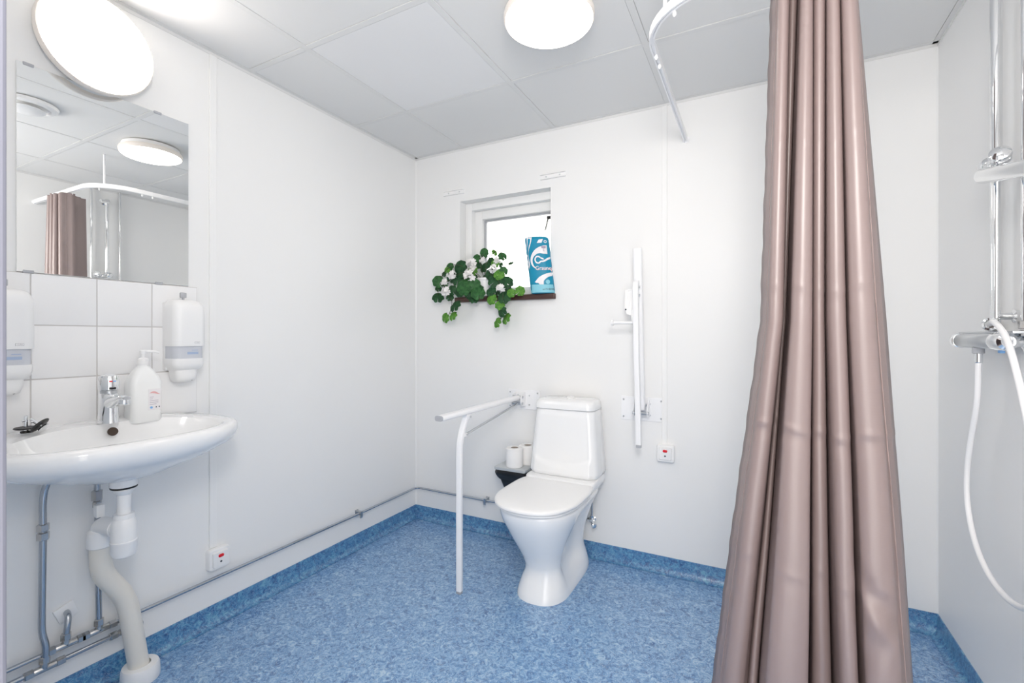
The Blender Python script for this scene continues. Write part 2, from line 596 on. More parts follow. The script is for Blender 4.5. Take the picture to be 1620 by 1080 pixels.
# ================================================================== LAMPS
def lamp(name, org, axis, label, lens):
    t = thing(name, label, 'lamp', org)
    ax = Vector(axis)
    MB().lathe([(0.128, 0.0), (0.143, 0.004), (0.146, 0.022), (0.140, 0.026)], org, ax, 48).build('base', 'plastic', t)
    MB().lathe([(0.143, 0.022), (0.1545, 0.026), (0.157, 0.034), (0.1565, 0.044), (0.1535, 0.051), (0.151, 0.0515), (0.150, 0.048)], org, ax, 64).build('rim', 'lamp_rim', t)
    prof = [(0.1505, 0.049), (0.149, 0.053), (0.143, 0.0575), (0.128, 0.0625), (0.09, 0.0665), (0.045, 0.0685), (0.0, 0.069)]
    MB().lathe(prof, org, ax, 64).build('diffuser', lens, t)
    return t
lamp('ceiling_lamp', (-0.635, 1.494, ZC - 0.002), (0, 0, -1), 'round white glowing ceiling lamp between window and shower', 'lens')
lamp('wall_lamp', (XL, 0.727, 2.112), (1, 0, 0), 'round white glowing lamp on the left wall above the mirror', 'lens_wall')

v = thing('exhaust_vent', 'round white exhaust vent on the ceiling, seen in the mirror', 'vent', (-0.70, 0.93, ZC))
MB().lathe([(0.112, 0), (0.118, 0.004), (0.112, 0.016), (0.088, 0.022), (0.086, 0.010), (0.02, 0.010)], (-0.70, 0.93, ZC), (0, 0, -1), 40).build('collar', 'plastic', v)
MB().lathe([(0.006, 0.0), (0.006, 0.022), (0.062, 0.026), (0.070, 0.032), (0.062, 0.038), (0.02, 0.044), (0, 0.044)], (-0.70, 0.93, ZC), (0, 0, -1), 40).build('valve_disc', 'plastic', v)

# ================================================================== MIRROR
mr = thing('mirror', 'rectangular frameless mirror with small dark clips above the wash basin', 'mirror', (XL, 0.782, 1.353))
MB().box((XL + 0.0005, 0.546, 1.353), (XL + 0.0062, 1.019, 1.977), 0.0008, 1).build('glass', 'mirror', mr, smooth=0)
for y, z, up in ((0.572, 1.977, 1), (0.914, 1.977, 1), (0.572, 1.353, -1), (0.918, 1.353, -1)):
    c = MB()
    c.box((XL + 0.0002, y - 0.012, z - (0.006 if up > 0 else 0.003)), (XL + 0.0088, y + 0.012, z + (0.003 if up > 0 else 0.006)), 0.001, 1)
    c.build('clip', 'greyp', mr, smooth=0)

# ================================================================== WASH BASIN
BX, BY = XL, 0.735
def outer(t, s=1.0):
    c, q = math.cos(t), math.sin(t)
    b = 0.338 * math.copysign(abs(q) ** (2 / 2.35), q)
    if c >= 0:
        a = 0.165 + 0.238 * abs(c) ** (2 / 2.1)
    else:
        a = 0.165 - 0.165 * abs(c) ** (2 / 7.0)
    return a, b
def inner(t):
    c, q = math.cos(t), math.sin(t)
    n = 2.3
    return 0.222 + 0.126 * math.copysign(abs(c) ** (2 / n), c), 0.262 * math.copysign(abs(q) ** (2 / n), q)
def topz(a, b):
    deck = sstep(0.30, 0.04, a) * sstep(0.40, 0.10, abs(b))
    return 0.860 + 0.026 * deck
N = 96
def ring(f, z):
    out = []
    for k in range(N):
        t = 2 * math.pi * k / N
        a, b, zz = f(t, z)
        out.append((BX + a + 0.0005, BY + b, zz))
    return out
def mixf(w, da=0.0, zf=None):
    def f(t, z):
        ao, bo = outer(t)
        ai, bi = inner(t)
        a = ai + (ao - ai) * w
        b = bi + (bo - bi) * w
        if zf is not None:
            return a, b, zf(a, b)
        return a, b, z
    return f
def innf(s, z):
    def f(t, _):
        a, b = inner(t)
        return 0.216 + (a - 0.222) * s, b * s, z
    return f
def undf(s, z, ac=0.207):
    """underside: the outline pulled in toward the drain, the back staying near the wall"""
    def f(t, _):
        a, b = outer(t)
        a2 = ac + (a - ac) * s
        if math.cos(t) < 0:
            a2 = a * (1 - (1 - s) * 0.75) + ac * (1 - s) * 0.75 if s < 0.5 else max(0.0, a + (ac - a) * (1 - s) * 0.30)
        return a2, b * s, z
    return f
def lipf(out_s, dz):
    def f(t, _):
        a, b = outer(t)
        k = out_s
        return (0.165 + (a - 0.165) * k if math.cos(t) >= 0 else a), b * (1 + (k - 1) * 0.8), topz(a, b) + dz
    return f
rings = [ring(innf(0.10, 0.745), 0), ring(innf(0.35, 0.750), 0), ring(innf(0.62, 0.762), 0), ring(innf(0.82, 0.788), 0),
         ring(innf(0.93, 0.818), 0), ring(innf(0.985, 0.838), 0),
         ring(mixf(0.10, 0, lambda a, b: topz(a, b) - 0.004), 0), ring(mixf(0.28, 0, lambda a, b: topz(a, b) - 0.0008), 0),
         ring(mixf(0.55, 0, lambda a, b: topz(a, b)), 0), ring(lipf(0.955, -0.001), 0), ring(lipf(0.985, -0.006), 0), ring(lipf(1.0, -0.016), 0),
         ring(lipf(1.0, -0.028), 0), ring(lipf(0.982, -0.044), 0), ring(lipf(0.94, -0.060), 0),
         ring(undf(0.86, 0.787), 0), ring(undf(0.72, 0.768), 0), ring(undf(0.52, 0.749), 0),
         ring(undf(0.34, 0.730), 0), ring(undf(0.22, 0.722), 0)]
basin = thing('wash_basin', 'white porcelain wash basin with an overflow hole on the left wall', 'wash basin', (BX, BY, 0.722))
MB().loft(rings).build('bowl', 'porc', basin, smooth=60)
MB().lathe([(0.037, 0.72), (0.036, 0.70), (0.034, 0.698)], (BX + 0.207, BY - 0.008, 0), (0, 0, 1), 28).build('drain_boss', 'porc', basin)
# overflow hole on the back slope of the bowl
ov = MB()
ovn = Vector((0.86, 0, 0.5)).normalized()
ovc = Vector((BX + 0.108, BY + 0.004, 0.8545))
ov.lathe([(0.0, 0.001), (0.0095, 0.002), (0.0135, 0.0028), (0.0135, -0.004)], ovc, ovn, 24)
ov.build('overflow_hole', 'hole', basin, label='dark round overflow hole')

# tap
tap = thing('basin_tap', 'chrome single-lever tap standing on the wash basin', 'tap', (-1.842, 0.730, 0.886))
tx, ty, tz = -1.842, 0.730, 0.8845
def oval(cx, cy, rx, ry, z, n=24, tilt=0.0):
    return [(cx + rx * math.cos(2 * math.pi * k / n), cy + ry * math.sin(2 * math.pi * k / n), z + tilt * rx * math.cos(2 * math.pi * k / n)) for k in range(n)]
MB().loft([oval(tx, ty, 0.034, 0.026, tz), oval(tx, ty, 0.033, 0.0255, tz + 0.01), oval(tx + 0.002, ty, 0.030, 0.024, tz + 0.045), oval(tx + 0.004, ty, 0.031, 0.024, tz + 0.07),
           oval(tx + 0.004, ty, 0.030, 0.0245, tz + 0.088), oval(tx + 0.003, ty, 0.024, 0.022, tz + 0.094)]).build('body', 'chrome', tap, smooth=50)
sp = MB()
def spr(x, z, ry, rz):
    return [(x, ty + ry * math.cos(2 * math.pi * k / 20), z + rz * math.sin(2 * math.pi * k / 20)) for k in range(20)]
sp.loft([spr(tx + 0.015, tz + 0.062, 0.020, 0.024), spr(tx + 0.045, tz + 0.072, 0.0185, 0.017), spr(tx + 0.080, tz + 0.081, 0.0175, 0.011), spr(tx + 0.108, tz + 0.085, 0.016, 0.008), spr(tx + 0.120, tz + 0.085, 0.010, 0.006)])
sp.build('spout', 'chrome', tap, smooth=60)
MB().lathe([(0.0145, 0.0), (0.0155, 0.004), (0.0150, 0.016), (0.013, 0.018)], (tx + 0.100, ty, tz + 0.064), (0, 0, 1), 24).build('aerator', 'chrome', tap)
MB().lathe([(0.019, 0.092), (0.0215, 0.095), (0.0215, 0.102), (0.019, 0.104)], (tx + 0.003, ty, tz), (0, 0, 1), 28).build('gap_ring', 'satin', tap)
hd = MB().lathe([(0.019, 0.102), (0.0265, 0.106), (0.0275, 0.120), (0.027, 0.138), (0.023, 0.150), (0.012, 0.156), (0.0, 0.157)], (tx + 0.003, ty, tz), (0, 0, 1), 28).build('handle', 'chrome', tap)
hp = (tx + 0.030, ty - 0.006)
MB().box((tx + 0.0285, ty - 0.0085, tz + 0.131), (tx + 0.0305, ty - 0.0005, tz + 0.135)).build('red_mark', 'red', hd, smooth=0, label='red hot mark')
MB().box((tx + 0.0285, ty + 0.0005, tz + 0.131), (tx + 0.0305, ty + 0.0085, tz + 0.135)).build('blue_mark', 'prblue', hd, smooth=0, label='blue cold mark')
MB().box((tx + 0.0285, ty - 0.009, tz + 0.107), (tx + 0.0306, ty + 0.009, tz + 0.114), 0.001, 1).build('lever_slot', 'dark', hd, smooth=0)
MB().lathe([(0.0, 0.0), (0.003, 0.0), (0.003, 0.0015), (0.0, 0.0015)], (tx + 0.0318, ty, tz + 0.034), (1, 0, 0), 12).build('screw', 'greyp', tap)

# loose drain plugs on the basin deck
def plug(name, c, axis, label, r=0.026, post=0.038):
    t = thing(name, label, 'drain plug', c, )
    ax = Vector(axis)
    MB().lathe([(r * 0.55, -0.012), (r * 0.62, -0.0105), (r * 0.5, -0.006), (r * 0.2, -0.004), (r * 0.2, 0.0)], c, ax, 26).build('cap', 'chrome', t)
    MB().lathe([(r * 0.9, 0.0), (r, 0.0015), (r, 0.0035), (r * 0.92, 0.005), (r * 0.2, 0.004)], c, ax, 28).build('rubber_disc', 'dark', t)
    MB().lathe([(0.0045, 0.003), (0.0045, post), (0.003, post + 0.001)], c, ax, 14).build('post', 'chrome', t)
    MB().lathe([(0.0, -0.0), (0.0025, 0.0), (0.0025, 0.006), (0.0, 0.006)], Vector(c) + ax * (post * 0.62) + Vector((0.003, -0.004, 0)), Vector((0.3, -1, 0)), 8).build('pin', 'chrome', t)
    return t
plug('drain_plug', (-1.862, 0.545, 0.894), (0.02, 0.0, 1), 'chrome drain plug with upright post lying flat on the basin deck')
ax2 = Vector((-0.52, -0.52, 0.68)).normalized()
plug('drain_plug.001', (-1.842, 0.570, 0.901), ax2, 'chrome drain plug tilted against the flat one on the basin deck', 0.025, 0.030)

# pump bottle
bt = thing('pump_bottle', 'translucent white pump bottle with a red and blue label on the basin', 'bottle', (-1.868, 0.838, 0.872))
bx, by, bz = -1.868, 0.838, 0.868
def brr(wx, wy, r, z):
    return rrect(bx - wx, bx + wx, by - wy, by + wy, r, z, 5)
MB().loft([brr(0.030, 0.042, 0.016, bz), brr(0.034, 0.046, 0.018, bz + 0.006), brr(0.034, 0.046, 0.018, bz + 0.135), brr(0.030, 0.040, 0.018, bz + 0.155), brr(0.022, 0.028, 0.016, bz + 0.175), brr(0.015, 0.016, 0.0145, bz + 0.190), brr(0.0135, 0.0135, 0.0134, bz + 0.198)]).build('flask', 'bottle', bt, smooth=50)
MB().lathe([(0.017, 0.194), (0.0175, 0.196), (0.0165, 0.214), (0.010, 0.218), (0.006, 0.22), (0.006, 0.236)], (bx, by, bz), (0, 0, 1), 22).build('collar', 'plastic', bt)
pm = MB().lathe([(0.008, 0.232), (0.0095, 0.235), (0.0095, 0.243), (0.007, 0.246)], (bx, by, bz), (0, 0, 1), 18)
pm.tube([(bx, by, bz + 0.240), (bx + 0.01, by + 0.028, bz + 0.240), (bx + 0.014, by + 0.042, bz + 0.235)], [0.006, 0.0045, 0.0035], 10)
pm.build('pump_head', 'plastic', bt)
lb = MB().box((bx + 0.0335, by + 0.000, bz + 0.040), (bx + 0.0346, by + 0.038, bz + 0.112), 0.0003, 1).build('label', 'prwhite', bt, smooth=0)
sw = MB()
lx = bx + 0.0349
top = [(by + 0.003 + 0.032 * k / 8, bz + 0.098 + 0.006 * math.sin(math.pi * k / 8 * 1.3)) for k in range(9)]
for k in range(8):
    th0 = 0.007 * math.sin(math.pi * (k + 0.05) / 8.2)
    th1 = 0.007 * math.sin(math.pi * (k + 1.05) / 8.2)
    sw.poly([(lx, top[k][0], top[k][1]), (lx, top[k + 1][0], top[k + 1][1]), (lx, top[k + 1][0], top[k + 1][1] - th1), (lx, top[k][0], top[k][1] - th0)])
sw.build('red_swoosh', 'prpink', lb, smooth=0)
tl = MB()
for k, w in enumerate((0.012, 0.009, 0.026, 0.026, 0.020)):
    z = bz + 0.085 - k * 0.0062
    tl.poly([(lx, by + 0.004, z), (lx, by + 0.004 + w, z), (lx, by + 0.004 + w, z - 0.0012), (lx, by + 0.004, z - 0.0012)])
tl.build('fine_print', 'prgrey', lb, smooth=0)
bl = MB().lathe([(0.0, 0.0), (0.0042, 0.0), (0.0042, 0.0004), (0, 0.0004)], (bx + 0.0345, by + 0.009, bz + 0.049), (1, 0, 0), 16)
bl.build('blue_emblem', 'prblue', lb, smooth=0)
mk = MB()
for dy in (0.022, 0.031):
    mk.box((lx - 0.0003, by + dy, bz + 0.047), (lx, by + dy + 0.003, bz + 0.052))
mk.build('pictogram', 'prink', lb, smooth=0)

# soap dispensers
def dispenser(name, y, label, first=True):
    x0 = XL + 0.0065
    z0 = 0.986
    t = thing(name, label, 'soap dispenser', (x0, y, z0), 'soap dispensers on the left wall')
    def sec(d, w, r, z):
        return rrect(x0, x0 + d, y - w, y + w, r, z, 5)
    # backplate + cover
    MB().box((x0 - 0.006, y - 0.050, z0 + 0.05), (x0 + 0.02, y + 0.050, z0 + 0.30), 0.004).build('back_plate', 'plastic', t)
    MB().loft([sec(0.094, 0.055, 0.026, z0 + 0.138), sec(0.095, 0.056, 0.026, z0 + 0.142), sec(0.095, 0.056, 0.027, z0 + 0.26), sec(0.092, 0.054, 0.027, z0 + 0.285), sec(0.082, 0.047, 0.026, z0 + 0.303), sec(0.062, 0.036, 0.022, z0 + 0.309)]).build('cover', 'plastic', t, smooth=50)
    w = MB().loft([sec(0.088, 0.051, 0.025, z0 + 0.092), sec(0.088, 0.051, 0.025, z0 + 0.139)]).build('level_window', 'window_smoke', t, smooth=50)
    MB().loft([sec(0.070, 0.040, 0.022, z0 + 0.048), sec(0.088, 0.050, 0.026, z0 + 0.060), sec(0.0925, 0.054, 0.026, z0 + 0.075), sec(0.0925, 0.054, 0.026, z0 + 0.093)]).build('lower_shell', 'plastic', t, smooth=50)
    p = MB().loft([sec(0.050, 0.022, 0.015, z0 + 0.004), sec(0.068, 0.032, 0.020, z0 + 0.012), sec(0.074, 0.037, 0.022, z0 + 0.028), sec(0.074, 0.039, 0.022, z0 + 0.052)]).build('push_bar', 'plastic', t, smooth=50)
    MB().lathe([(0.0, 0.0), (0.0035, 0.0), (0.0035, 0.002), (0.0, 0.002)], (x0 + 0.0645, y + 0.016, z0 + 0.0135), (0.8, 0.1, -0.6), 12).build('spout_hole', 'prink', p)
    k = MB()
    k.box((x0 + 0.032, y - 0.011, z0 + 0.318), (x0 + 0.042, y + 0.011, z0 + 0.338), 0.003)
    k.box((x0 + 0.034, y - 0.003, z0 + 0.306), (x0 + 0.040, y + 0.003, z0 + 0.320))
    k.build('key', 'greyp', t, label='grey key in the lid')
    # maker's badge
    bd = MB().box((x0 + 0.0945, y + 0.010, z0 + 0.1475), (x0 + 0.0957, y + 0.028, z0 + 0.1545), 0.0004, 1).build('badge', 'greyp', t, smooth=0)
    bdp = MB().box((x0 + 0.0953, y + 0.0108, z0 + 0.1482), (x0 + 0.0960, y + 0.0272, z0 + 0.1538)).build('badge_plate', 'plastic', bd, smooth=0)
    text_part('badge_lettering', 'TORK', 0.0055, 'greyp', bd, lambda a, b: (0.0962, 0.019 + a, 0.151 + b), width=0.014)
    # blue refill print seen through the window
    pr = MB()
    lx = x0 + 0.0884
    pr.box((lx, y - 0.012, z0 + 0.108), (lx + 0.0003, y + 0.034 - 0.008, z0 + 0.117))
    pr.box((lx, y + 0.004, z0 + 0.122), (lx + 0.0003, y + 0.024, z0 + 0.1245))
    pr.build('refill_print', 'refill', w, smooth=0)
    return t
d1 = dispenser('soap_dispenser', 0.980, 'white soap dispenser to the right of the wash basin')
d2 = dispenser('soap_dispenser.001', 0.507, 'white soap dispenser left of the mirror, cut by the door frame')

# ================================================================== DRAIN TRAP AND WASTE PIPE
px, py = BX + 0.207, BY - 0.008
trap = thing('drain_trap', 'white plastic bottle trap hanging under the wash basin', 'drain trap', (px, py, 0.475))
MB().lathe([(0.0335, 0.6985), (0.035, 0.697), (0.034, 0.693), (0.030, 0.692)], (px, py, 0), (0, 0, 1), 28).build('seal', 'dark', trap, label='black rubber seal')
MB().lathe([(0.027, 0.693), (0.028, 0.688), (0.022, 0.676), (0.0175, 0.672), (0.0175, 0.60)], (px, py, 0), (0, 0, 1), 28).build('tail_pipe', 'plastic', trap)
MB().lathe([(0.022, 0.614), (0.0265, 0.613), (0.027, 0.600), (0.025, 0.598)], (px, py, 0), (0, 0, 1), 12).build('nut', 'plastic', trap)
MB().lathe([(0.024, 0.602), (0.0295, 0.592), (0.0325, 0.574), (0.0325, 0.532), (0.0345, 0.530), (0.0345, 0.523), (0.0335, 0.521), (0.0335, 0.498), (0.029, 0.485), (0.015, 0.478), (0.0, 0.477)], (px, py, 0), (0, 0, 1), 32).build('bottle', 'plastic', trap)
ex, ey = -1.858, 0.716
MB().lathe([(0.026, 0.032), (0.028, 0.034), (0.028, 0.046), (0.025, 0.048)], (px, py, 0.562), (-1, -0.09, 0), 20).build('side_nut', 'plastic', trap)
el = MB()
el.tube(smooth_path([(px - 0.025, py - 0.003, 0.562), (px - 0.075, ey + 0.004, 0.562), (ex + 0.010, ey, 0.556), (ex, ey, 0.530), (ex, ey, 0.515)], 5), 0.0255, 22)
el.lathe([(0.027, 0.548), (0.0335, 0.540), (0.0345, 0.492), (0.032, 0.490)], (ex, ey, 0), (0, 0, 1), 26)
el.build('elbow', 'plastic', trap)
MB().box((ex - 0.022, ey - 0.011, 0.582), (ex + 0.003, ey + 0.011, 0.622), 0.003).build('bracket_tab', 'plastic', trap)
wp = thing('waste_pipe', 'cream bent waste pipe running from the trap to the floor', 'drain pipe', (-1.85, 0.83, 0))
MB().tube(smooth_path([(ex, ey, 0.510), (ex, ey + 0.001, 0.455), (ex, ey + 0.003, 0.420), (ex + 0.001, ey + 0.014, 0.385), (ex + 0.002, ey + 0.040, 0.340), (-1.854, 0.772, 0.310), (-1.853, 0.786, 0.270), (-1.852, 0.796, 0.21), (-1.850, 0.820, 0.03)], 6), 0.0288, 26).build('pipe', 'beige', wp, smooth=60)
MB().lathe([(0.054, 0.0), (0.0555, 0.003), (0.0535, 0.042), (0.050, 0.050), (0.0292, 0.052), (0.0288, 0.03)], (-1.850, 0.822, 0), (0, 0, 1), 32).build('floor_collar', 'plastic', wp)

# ================================================================== WATER PIPES ON THE LEFT WALL
PX = XL + 0.030
def nut(mb, c, ax, r=0.0135, l=0.018, seg=6):
    mb.lathe([(r * 0.75, -l / 2 - 0.002), (r, -l / 2), (r, l / 2), (r * 0.75, l / 2 + 0.002)], c, ax, seg)
def fitting(parent, c, ax, branch=None):
    """compression tee: two nuts on the run, one on the branch"""
    ax = Vector(ax)
    c = Vector(c)
    f = MB()
    f.lathe([(0.0085, -0.030), (0.0105, -0.026), (0.0105, 0.026), (0.0085, 0.030)], c, ax, 14)
    for s in (-1, 1):
        nut(f, c + ax * s * 0.036, ax)
    if branch:
        b = Vector(branch)
        f.lathe([(0.0105, 0.0), (0.0105, 0.020)], c, b, 14)
        nut(f, c + b * 0.026, b)
    return f.build('fitting', 'fit', parent, smooth=30)
zu, zl = 0.197, 0.158
pu = thing('water_pipe', 'upper chrome water pipe along the left wall, turning the corner to the toilet', 'water pipe', (PX, 0.6, zu))
MB().tube([(PX, YF, zu), (PX, 1.9, zu), (PX, YB - 0.06, zu + 0.004)] + [(PX + 0.035 * (1 - math.cos(math.radians(a))), YB - 0.065 + 0.035 * math.sin(math.radians(a)), zu + 0.004) for a in (15, 30, 45, 60, 75, 90)] + [(-1.3, YB - 0.03, zu + 0.004), (-0.775, YB - 0.03, zu + 0.004)], 0.0065, 12).build('pipe', 'pipe', pu, smooth=60)
MB().tube(smooth_path([(PX, 0.733, zu), (PX, 0.731, 0.35), (PX, 0.729, 0.58), (PX, 0.728, 0.66), (PX + 0.006, 0.728, 0.735)], 6), 0.0085, 12).build('riser_pipe', 'pipe', pu, smooth=60)
MB().tube(smooth_path([(PX, 0.650, zu), (PX + 0.002, 0.650, 0.225), (PX + 0.003, 0.653, 0.26), (PX - 0.006, 0.657, 0.282), (XL + 0.002, 0.660, 0.288)], 6), 0.0085, 12).build('branch_pipe', 'pipe', pu, smooth=60)
fitting(pu, (PX, 0.733, zu), (0, 1, 0), (0, 0, 1))
fitting(pu, (PX, 0.650, zu), (0, 1, 0), (0, 0, 1))
f = MB()
nut(f, (PX, 0.728, 0.640), (0, 0, 1), 0.0155, 0.030)
nut(f, (PX, 0.728, 0.612), (0, 0, 1), 0.0125, 0.016)
f.build('coupling', 'fit', pu, smooth=30)
MB().box((XL + 0.0002, 0.634, 0.262), (XL + 0.007, 0.684, 0.312), 0.002, rot=Matrix.Rotation(math.radians(20), 3, 'X')).build('wall_plate', 'plastic', pu, smooth=30)
for p, d in (((XL, 1.876, zu), (1, 0, 0)), ((-1.403, YB, zu + 0.004), (0, -1, 0))):
    q = MB()
    P = Vector(p)
    D = Vector(d)
    sd = Vector((abs(D.y), abs(D.x), 0))
    def bx3(a0, a1, s, z0, z1):
        pts = [P + D * a0 - sd * s, P + D * a1 - sd * s, P + D * a1 + sd * s, P + D * a0 + sd * s]
        q.prism([(v.x, v.y, p[2] + z0) for v in pts], (0, 0, z1 - z0))
    bx3(0.0, 0.005, 0.010, -0.022, 0.014)
    bx3(0.005, 0.042, 0.008, 0.0068, 0.0095)
    bx3(0.038, 0.041, 0.008, -0.024, 0.0095)
    bx3(0.005, 0.041, 0.008, -0.0095, -0.0068)
    q.build('pipe_clip', 'satin', pu, smooth=0)
pl = thing('water_pipe.001', 'lower chrome water pipe under the wash basin, along the left wall', 'water pipe', (PX, 0.5, zl))
MB().tube([(PX + 0.004, YF, zl), (PX + 0.004, 0.80, zl), (PX + 0.004, 0.815, zl)], 0.0075, 12).build('pipe', 'pipe', pl, smooth=60)
MB().tube(smooth_path([(PX + 0.008, 0.597, zl), (PX + 0.010, 0.600, 0.22), (PX + 0.004, 0.594, 0.27), (PX + 0.002, 0.594, 0.34), (PX, 0.597, 0.56), (PX, 0.597, 0.66), (PX + 0.006, 0.603, 0.71), (PX + 0.03, 0.620, 0.765)], 6), 0.009, 12).build('riser_pipe', 'pipe', pl, smooth=60)
fitting(pl, (PX + 0.006, 0.599, zl), (0, 1, 0), (0, 0, 1))
fitting(pl, (PX + 0.004, 0.806, zl), (0, 1, 0), (0, 0, 1))
f = MB()
nut(f, (PX, 0.597, 0.582), (0, 0, 1), 0.0155, 0.018)
nut(f, (PX, 0.597, 0.556), (0, 0, 1), 0.0155, 0.020)
f.build('coupling', 'fit', pl, smooth=30)

# ================================================================== CALL BUTTONS
def button(name, org, nrm, label):
    """plate on a wall; nrm points into the room"""
    n = Vector(nrm)
    s = Vector((abs(n.y), abs(n.x), 0))
    O = Vector(org)
    t = thing(name, label, 'call button', org, 'emergency call buttons')
    def slab(h, d0, d1, r, dz=0.0):
        ra = []
        for d, k in ((d0, 1.0), (d1 - 0.004, 1.0), (d1, 0.93)):
            ra.append([O + n * d + s * p[0] * k + Vector((0, 0, p[1] * k + dz)) for p in [(q[0], q[1]) for q in rrect(-h, h, -h, h, r, 0, 4)]])
        return MB().loft(ra)
    slab(0.0415, 0.0, 0.026, 0.010).build('plate', 'plastic', t, smooth=40)
    slab(0.030, 0.024, 0.034, 0.006).build('rocker', 'plastic', t, smooth=40)
    e = MB()
    c = O + n * 0.034 + Vector((0, 0, 0.014))
    e.loft([[c + n * d + s * q[0] * k + Vector((0, 0, q[1] * k)) for q in [(r[0], r[1]) for r in rrect(-0.0105, 0.0105, -0.006, 0.006, 0.005, 0, 4)]] for d, k in ((-0.001, 1), (0.0025, 1), (0.004, 0.7))])
    e.build('indicator', 'red', t, smooth=40, label='red indicator lens')
    MB().lathe([(0.004, 0.033), (0.004, 0.0352), (0.0, 0.0352)], O + Vector((0, 0, -0.010)), n, 14).build('keyhole', 'prink', t)
    return t
button('call_button', (XL, 1.126, 0.266), (1, 0, 0), 'square white call button with a red lens low on the left wall')
button('call_button.001', (-0.389, YB, 0.590), (0, -1, 0), 'square white call button with a red lens on the back wall')

# ================================================================== RAIL BRACKETS ABOVE THE WINDOW
def bracket(name, x, z, label):
    t = thing(name, label, 'curtain bracket', (x, YB, z), 'curtain brackets above the window')
    w = 0.074
    p = MB()
    p.box((x - w, YB - 0.004, z - 0.014), (x + w, YB, z + 0.014), 0.0006, 1)
    p.box((x - w, YB - 0.014, z + 0.010), (x + w, YB - 0.004, z + 0.014), 0.0006, 1)
    p.box((x - w, YB - 0.014, z - 0.014), (x + w, YB - 0.004, z - 0.010), 0.0006, 1)
    p.build('channel', 'plastic', t, smooth=0)
    for d in (-0.04, 0.04):
        MB().lathe([(0.0045, 0.003), (0.0045, 0.0055), (0.003, 0.0065), (0, 0.0065)], (x + d, YB, z), (0, -1, 0), 12).build('screw', 'satin', t)
    return t
bracket('curtain_bracket', -1.643, 2.043, 'small white curtain bracket above the left corner of the window')
bracket('curtain_bracket.001', -0.987, 2.043, 'small white curtain bracket above the right corner of the window')

# ================================================================== TOILET
TX = -0.858
toi = thing('toilet', 'white porcelain toilet with closed lid standing against the back wall', 'toilet', (TX, 2.1, 0))
def plan(z, hwid, yf, yb, n=140, pinch=0.0, cx=0.0, hb=None, sq=2.4):
    """D-shaped plan: rounded front, squarer back"""
    out = []
    ym = yf + hwid * 1.25
    for k in range(n):
        t = 2 * math.pi * k / n
        c, q = math.cos(t), math.sin(t)
        if q < 0:                                    # front half
            x = hwid * math.copysign(abs(c) ** (2 / sq), c)
            y = ym + (ym - yf) * -abs(q) ** (2 / sq)
        else:
            w = hwid if hb is None else hwid + (hb - hwid) * sstep(0.0, 1.0, abs(q))
            x = w * math.copysign(abs(c) ** (2 / 5.0), c)
            y = ym + (yb - ym) * abs(q) ** (2 / 5.0)
        if pinch:
            y01 = (y - 1.98) / 0.24
            x *= 1 - pinch * math.exp(-((y01 - 0.5) / 0.52) ** 4)
        out.append((TX + cx + x, y, z))
    return out
bow = MB()
bow.loft([plan(0.000, 0.118, 1.835, 2.345), plan(0.012, 0.118, 1.837, 2.345), plan(0.03, 0.115, 1.845, 2.342, pinch=0.05), plan(0.07, 0.104, 1.868, 2.335, pinch=0.25),
          plan(0.105, 0.092, 1.885, 2.330, pinch=0.38), plan(0.135, 0.090, 1.880, 2.325, pinch=0.40), plan(0.18, 0.098, 1.855, 2.32, pinch=0.42),
          plan(0.23, 0.114, 1.822, 2.315, pinch=0.44), plan(0.28, 0.134, 1.790, 2.312, pinch=0.44), plan(0.325, 0.153, 1.765, 2.312, pinch=0.38),
          plan(0.355, 0.166, 1.748, 2.314, pinch=0.22), plan(0.38, 0.174, 1.738, 2.318, pinch=0.05), plan(0.400, 0.178, 1.734, 2.330),
          plan(0.412, 0.177, 1.735, 2.335), plan(0.418, 0.170, 1.742, 2.335)])
bow.build('bowl', 'porc', toi, smooth=60)
# shelf carrying the tank
sh = MB()
sh.loft([rrect(TX - 0.135, TX + 0.135, 2.15, 2.345, 0.03, 0.385), rrect(TX - 0.165, TX + 0.165, 2.12, 2.350, 0.035, 0.405), rrect(TX - 0.178, TX + 0.178, 2.11, 2.352, 0.035, 0.43), rrect(TX - 0.180, TX + 0.180, 2.12, 2.352, 0.035, 0.458), rrect(TX - 0.176, TX + 0.176, 2.13, 2.350, 0.033, 0.464)])
sh.build('tank_shelf', 'porc', toi, smooth=50)
# tank
def tankring(z, w0, y0, r=0.032, n=72):
    """rounded rectangle, bulged below a smile-shaped crease on the front"""
    pts = []
    x0, x1, y1 = TX + 0.001 - w0, TX + 0.001 + w0, 2.358
    per = []
    m = 40
    for k in range(m + 1):                            # front, left to right
        x = x0 + r + (x1 - x0 - 2 * r) * k / m
        u = (x - TX) / w0
        zc = 0.520 + 0.050 * u * u
        y = y0 - 0.007 * sstep(zc + 0.010, zc - 0.016, z) * sstep(0.98, 0.75, abs(u)) - 0.006 * (1 - u * u)
        per.append((x, y, z))
    for cx, cy, a0 in ((x1 - r, y0 + r, 270), (x1 - r, y1 - r, 0), (x0 + r, y1 - r, 90), (x0 + r, y0 + r, 180)):
        for k in range(1 if cy > y0 + r + 1e-6 or True else 0, 6):
            a = math.radians(a0 + 90 * k / 6)
            per.append((cx + r * math.cos(a), cy + r * math.sin(a), z))
        if a0 == 0:
            per.append((cx, cy + r, z))
        elif a0 == 90:
            per.append((cx - r, cy, z))
        elif a0 == 270:
            per.append((cx + r, cy, z))
    return per
zs = [0.466, 0.470, 0.480, 0.49, 0.50, 0.507, 0.514, 0.521, 0.528, 0.535, 0.542, 0.549, 0.556, 0.563, 0.570, 0.58, 0.60, 0.65, 0.70, 0.75, 0.785, 0.792]
tk = []
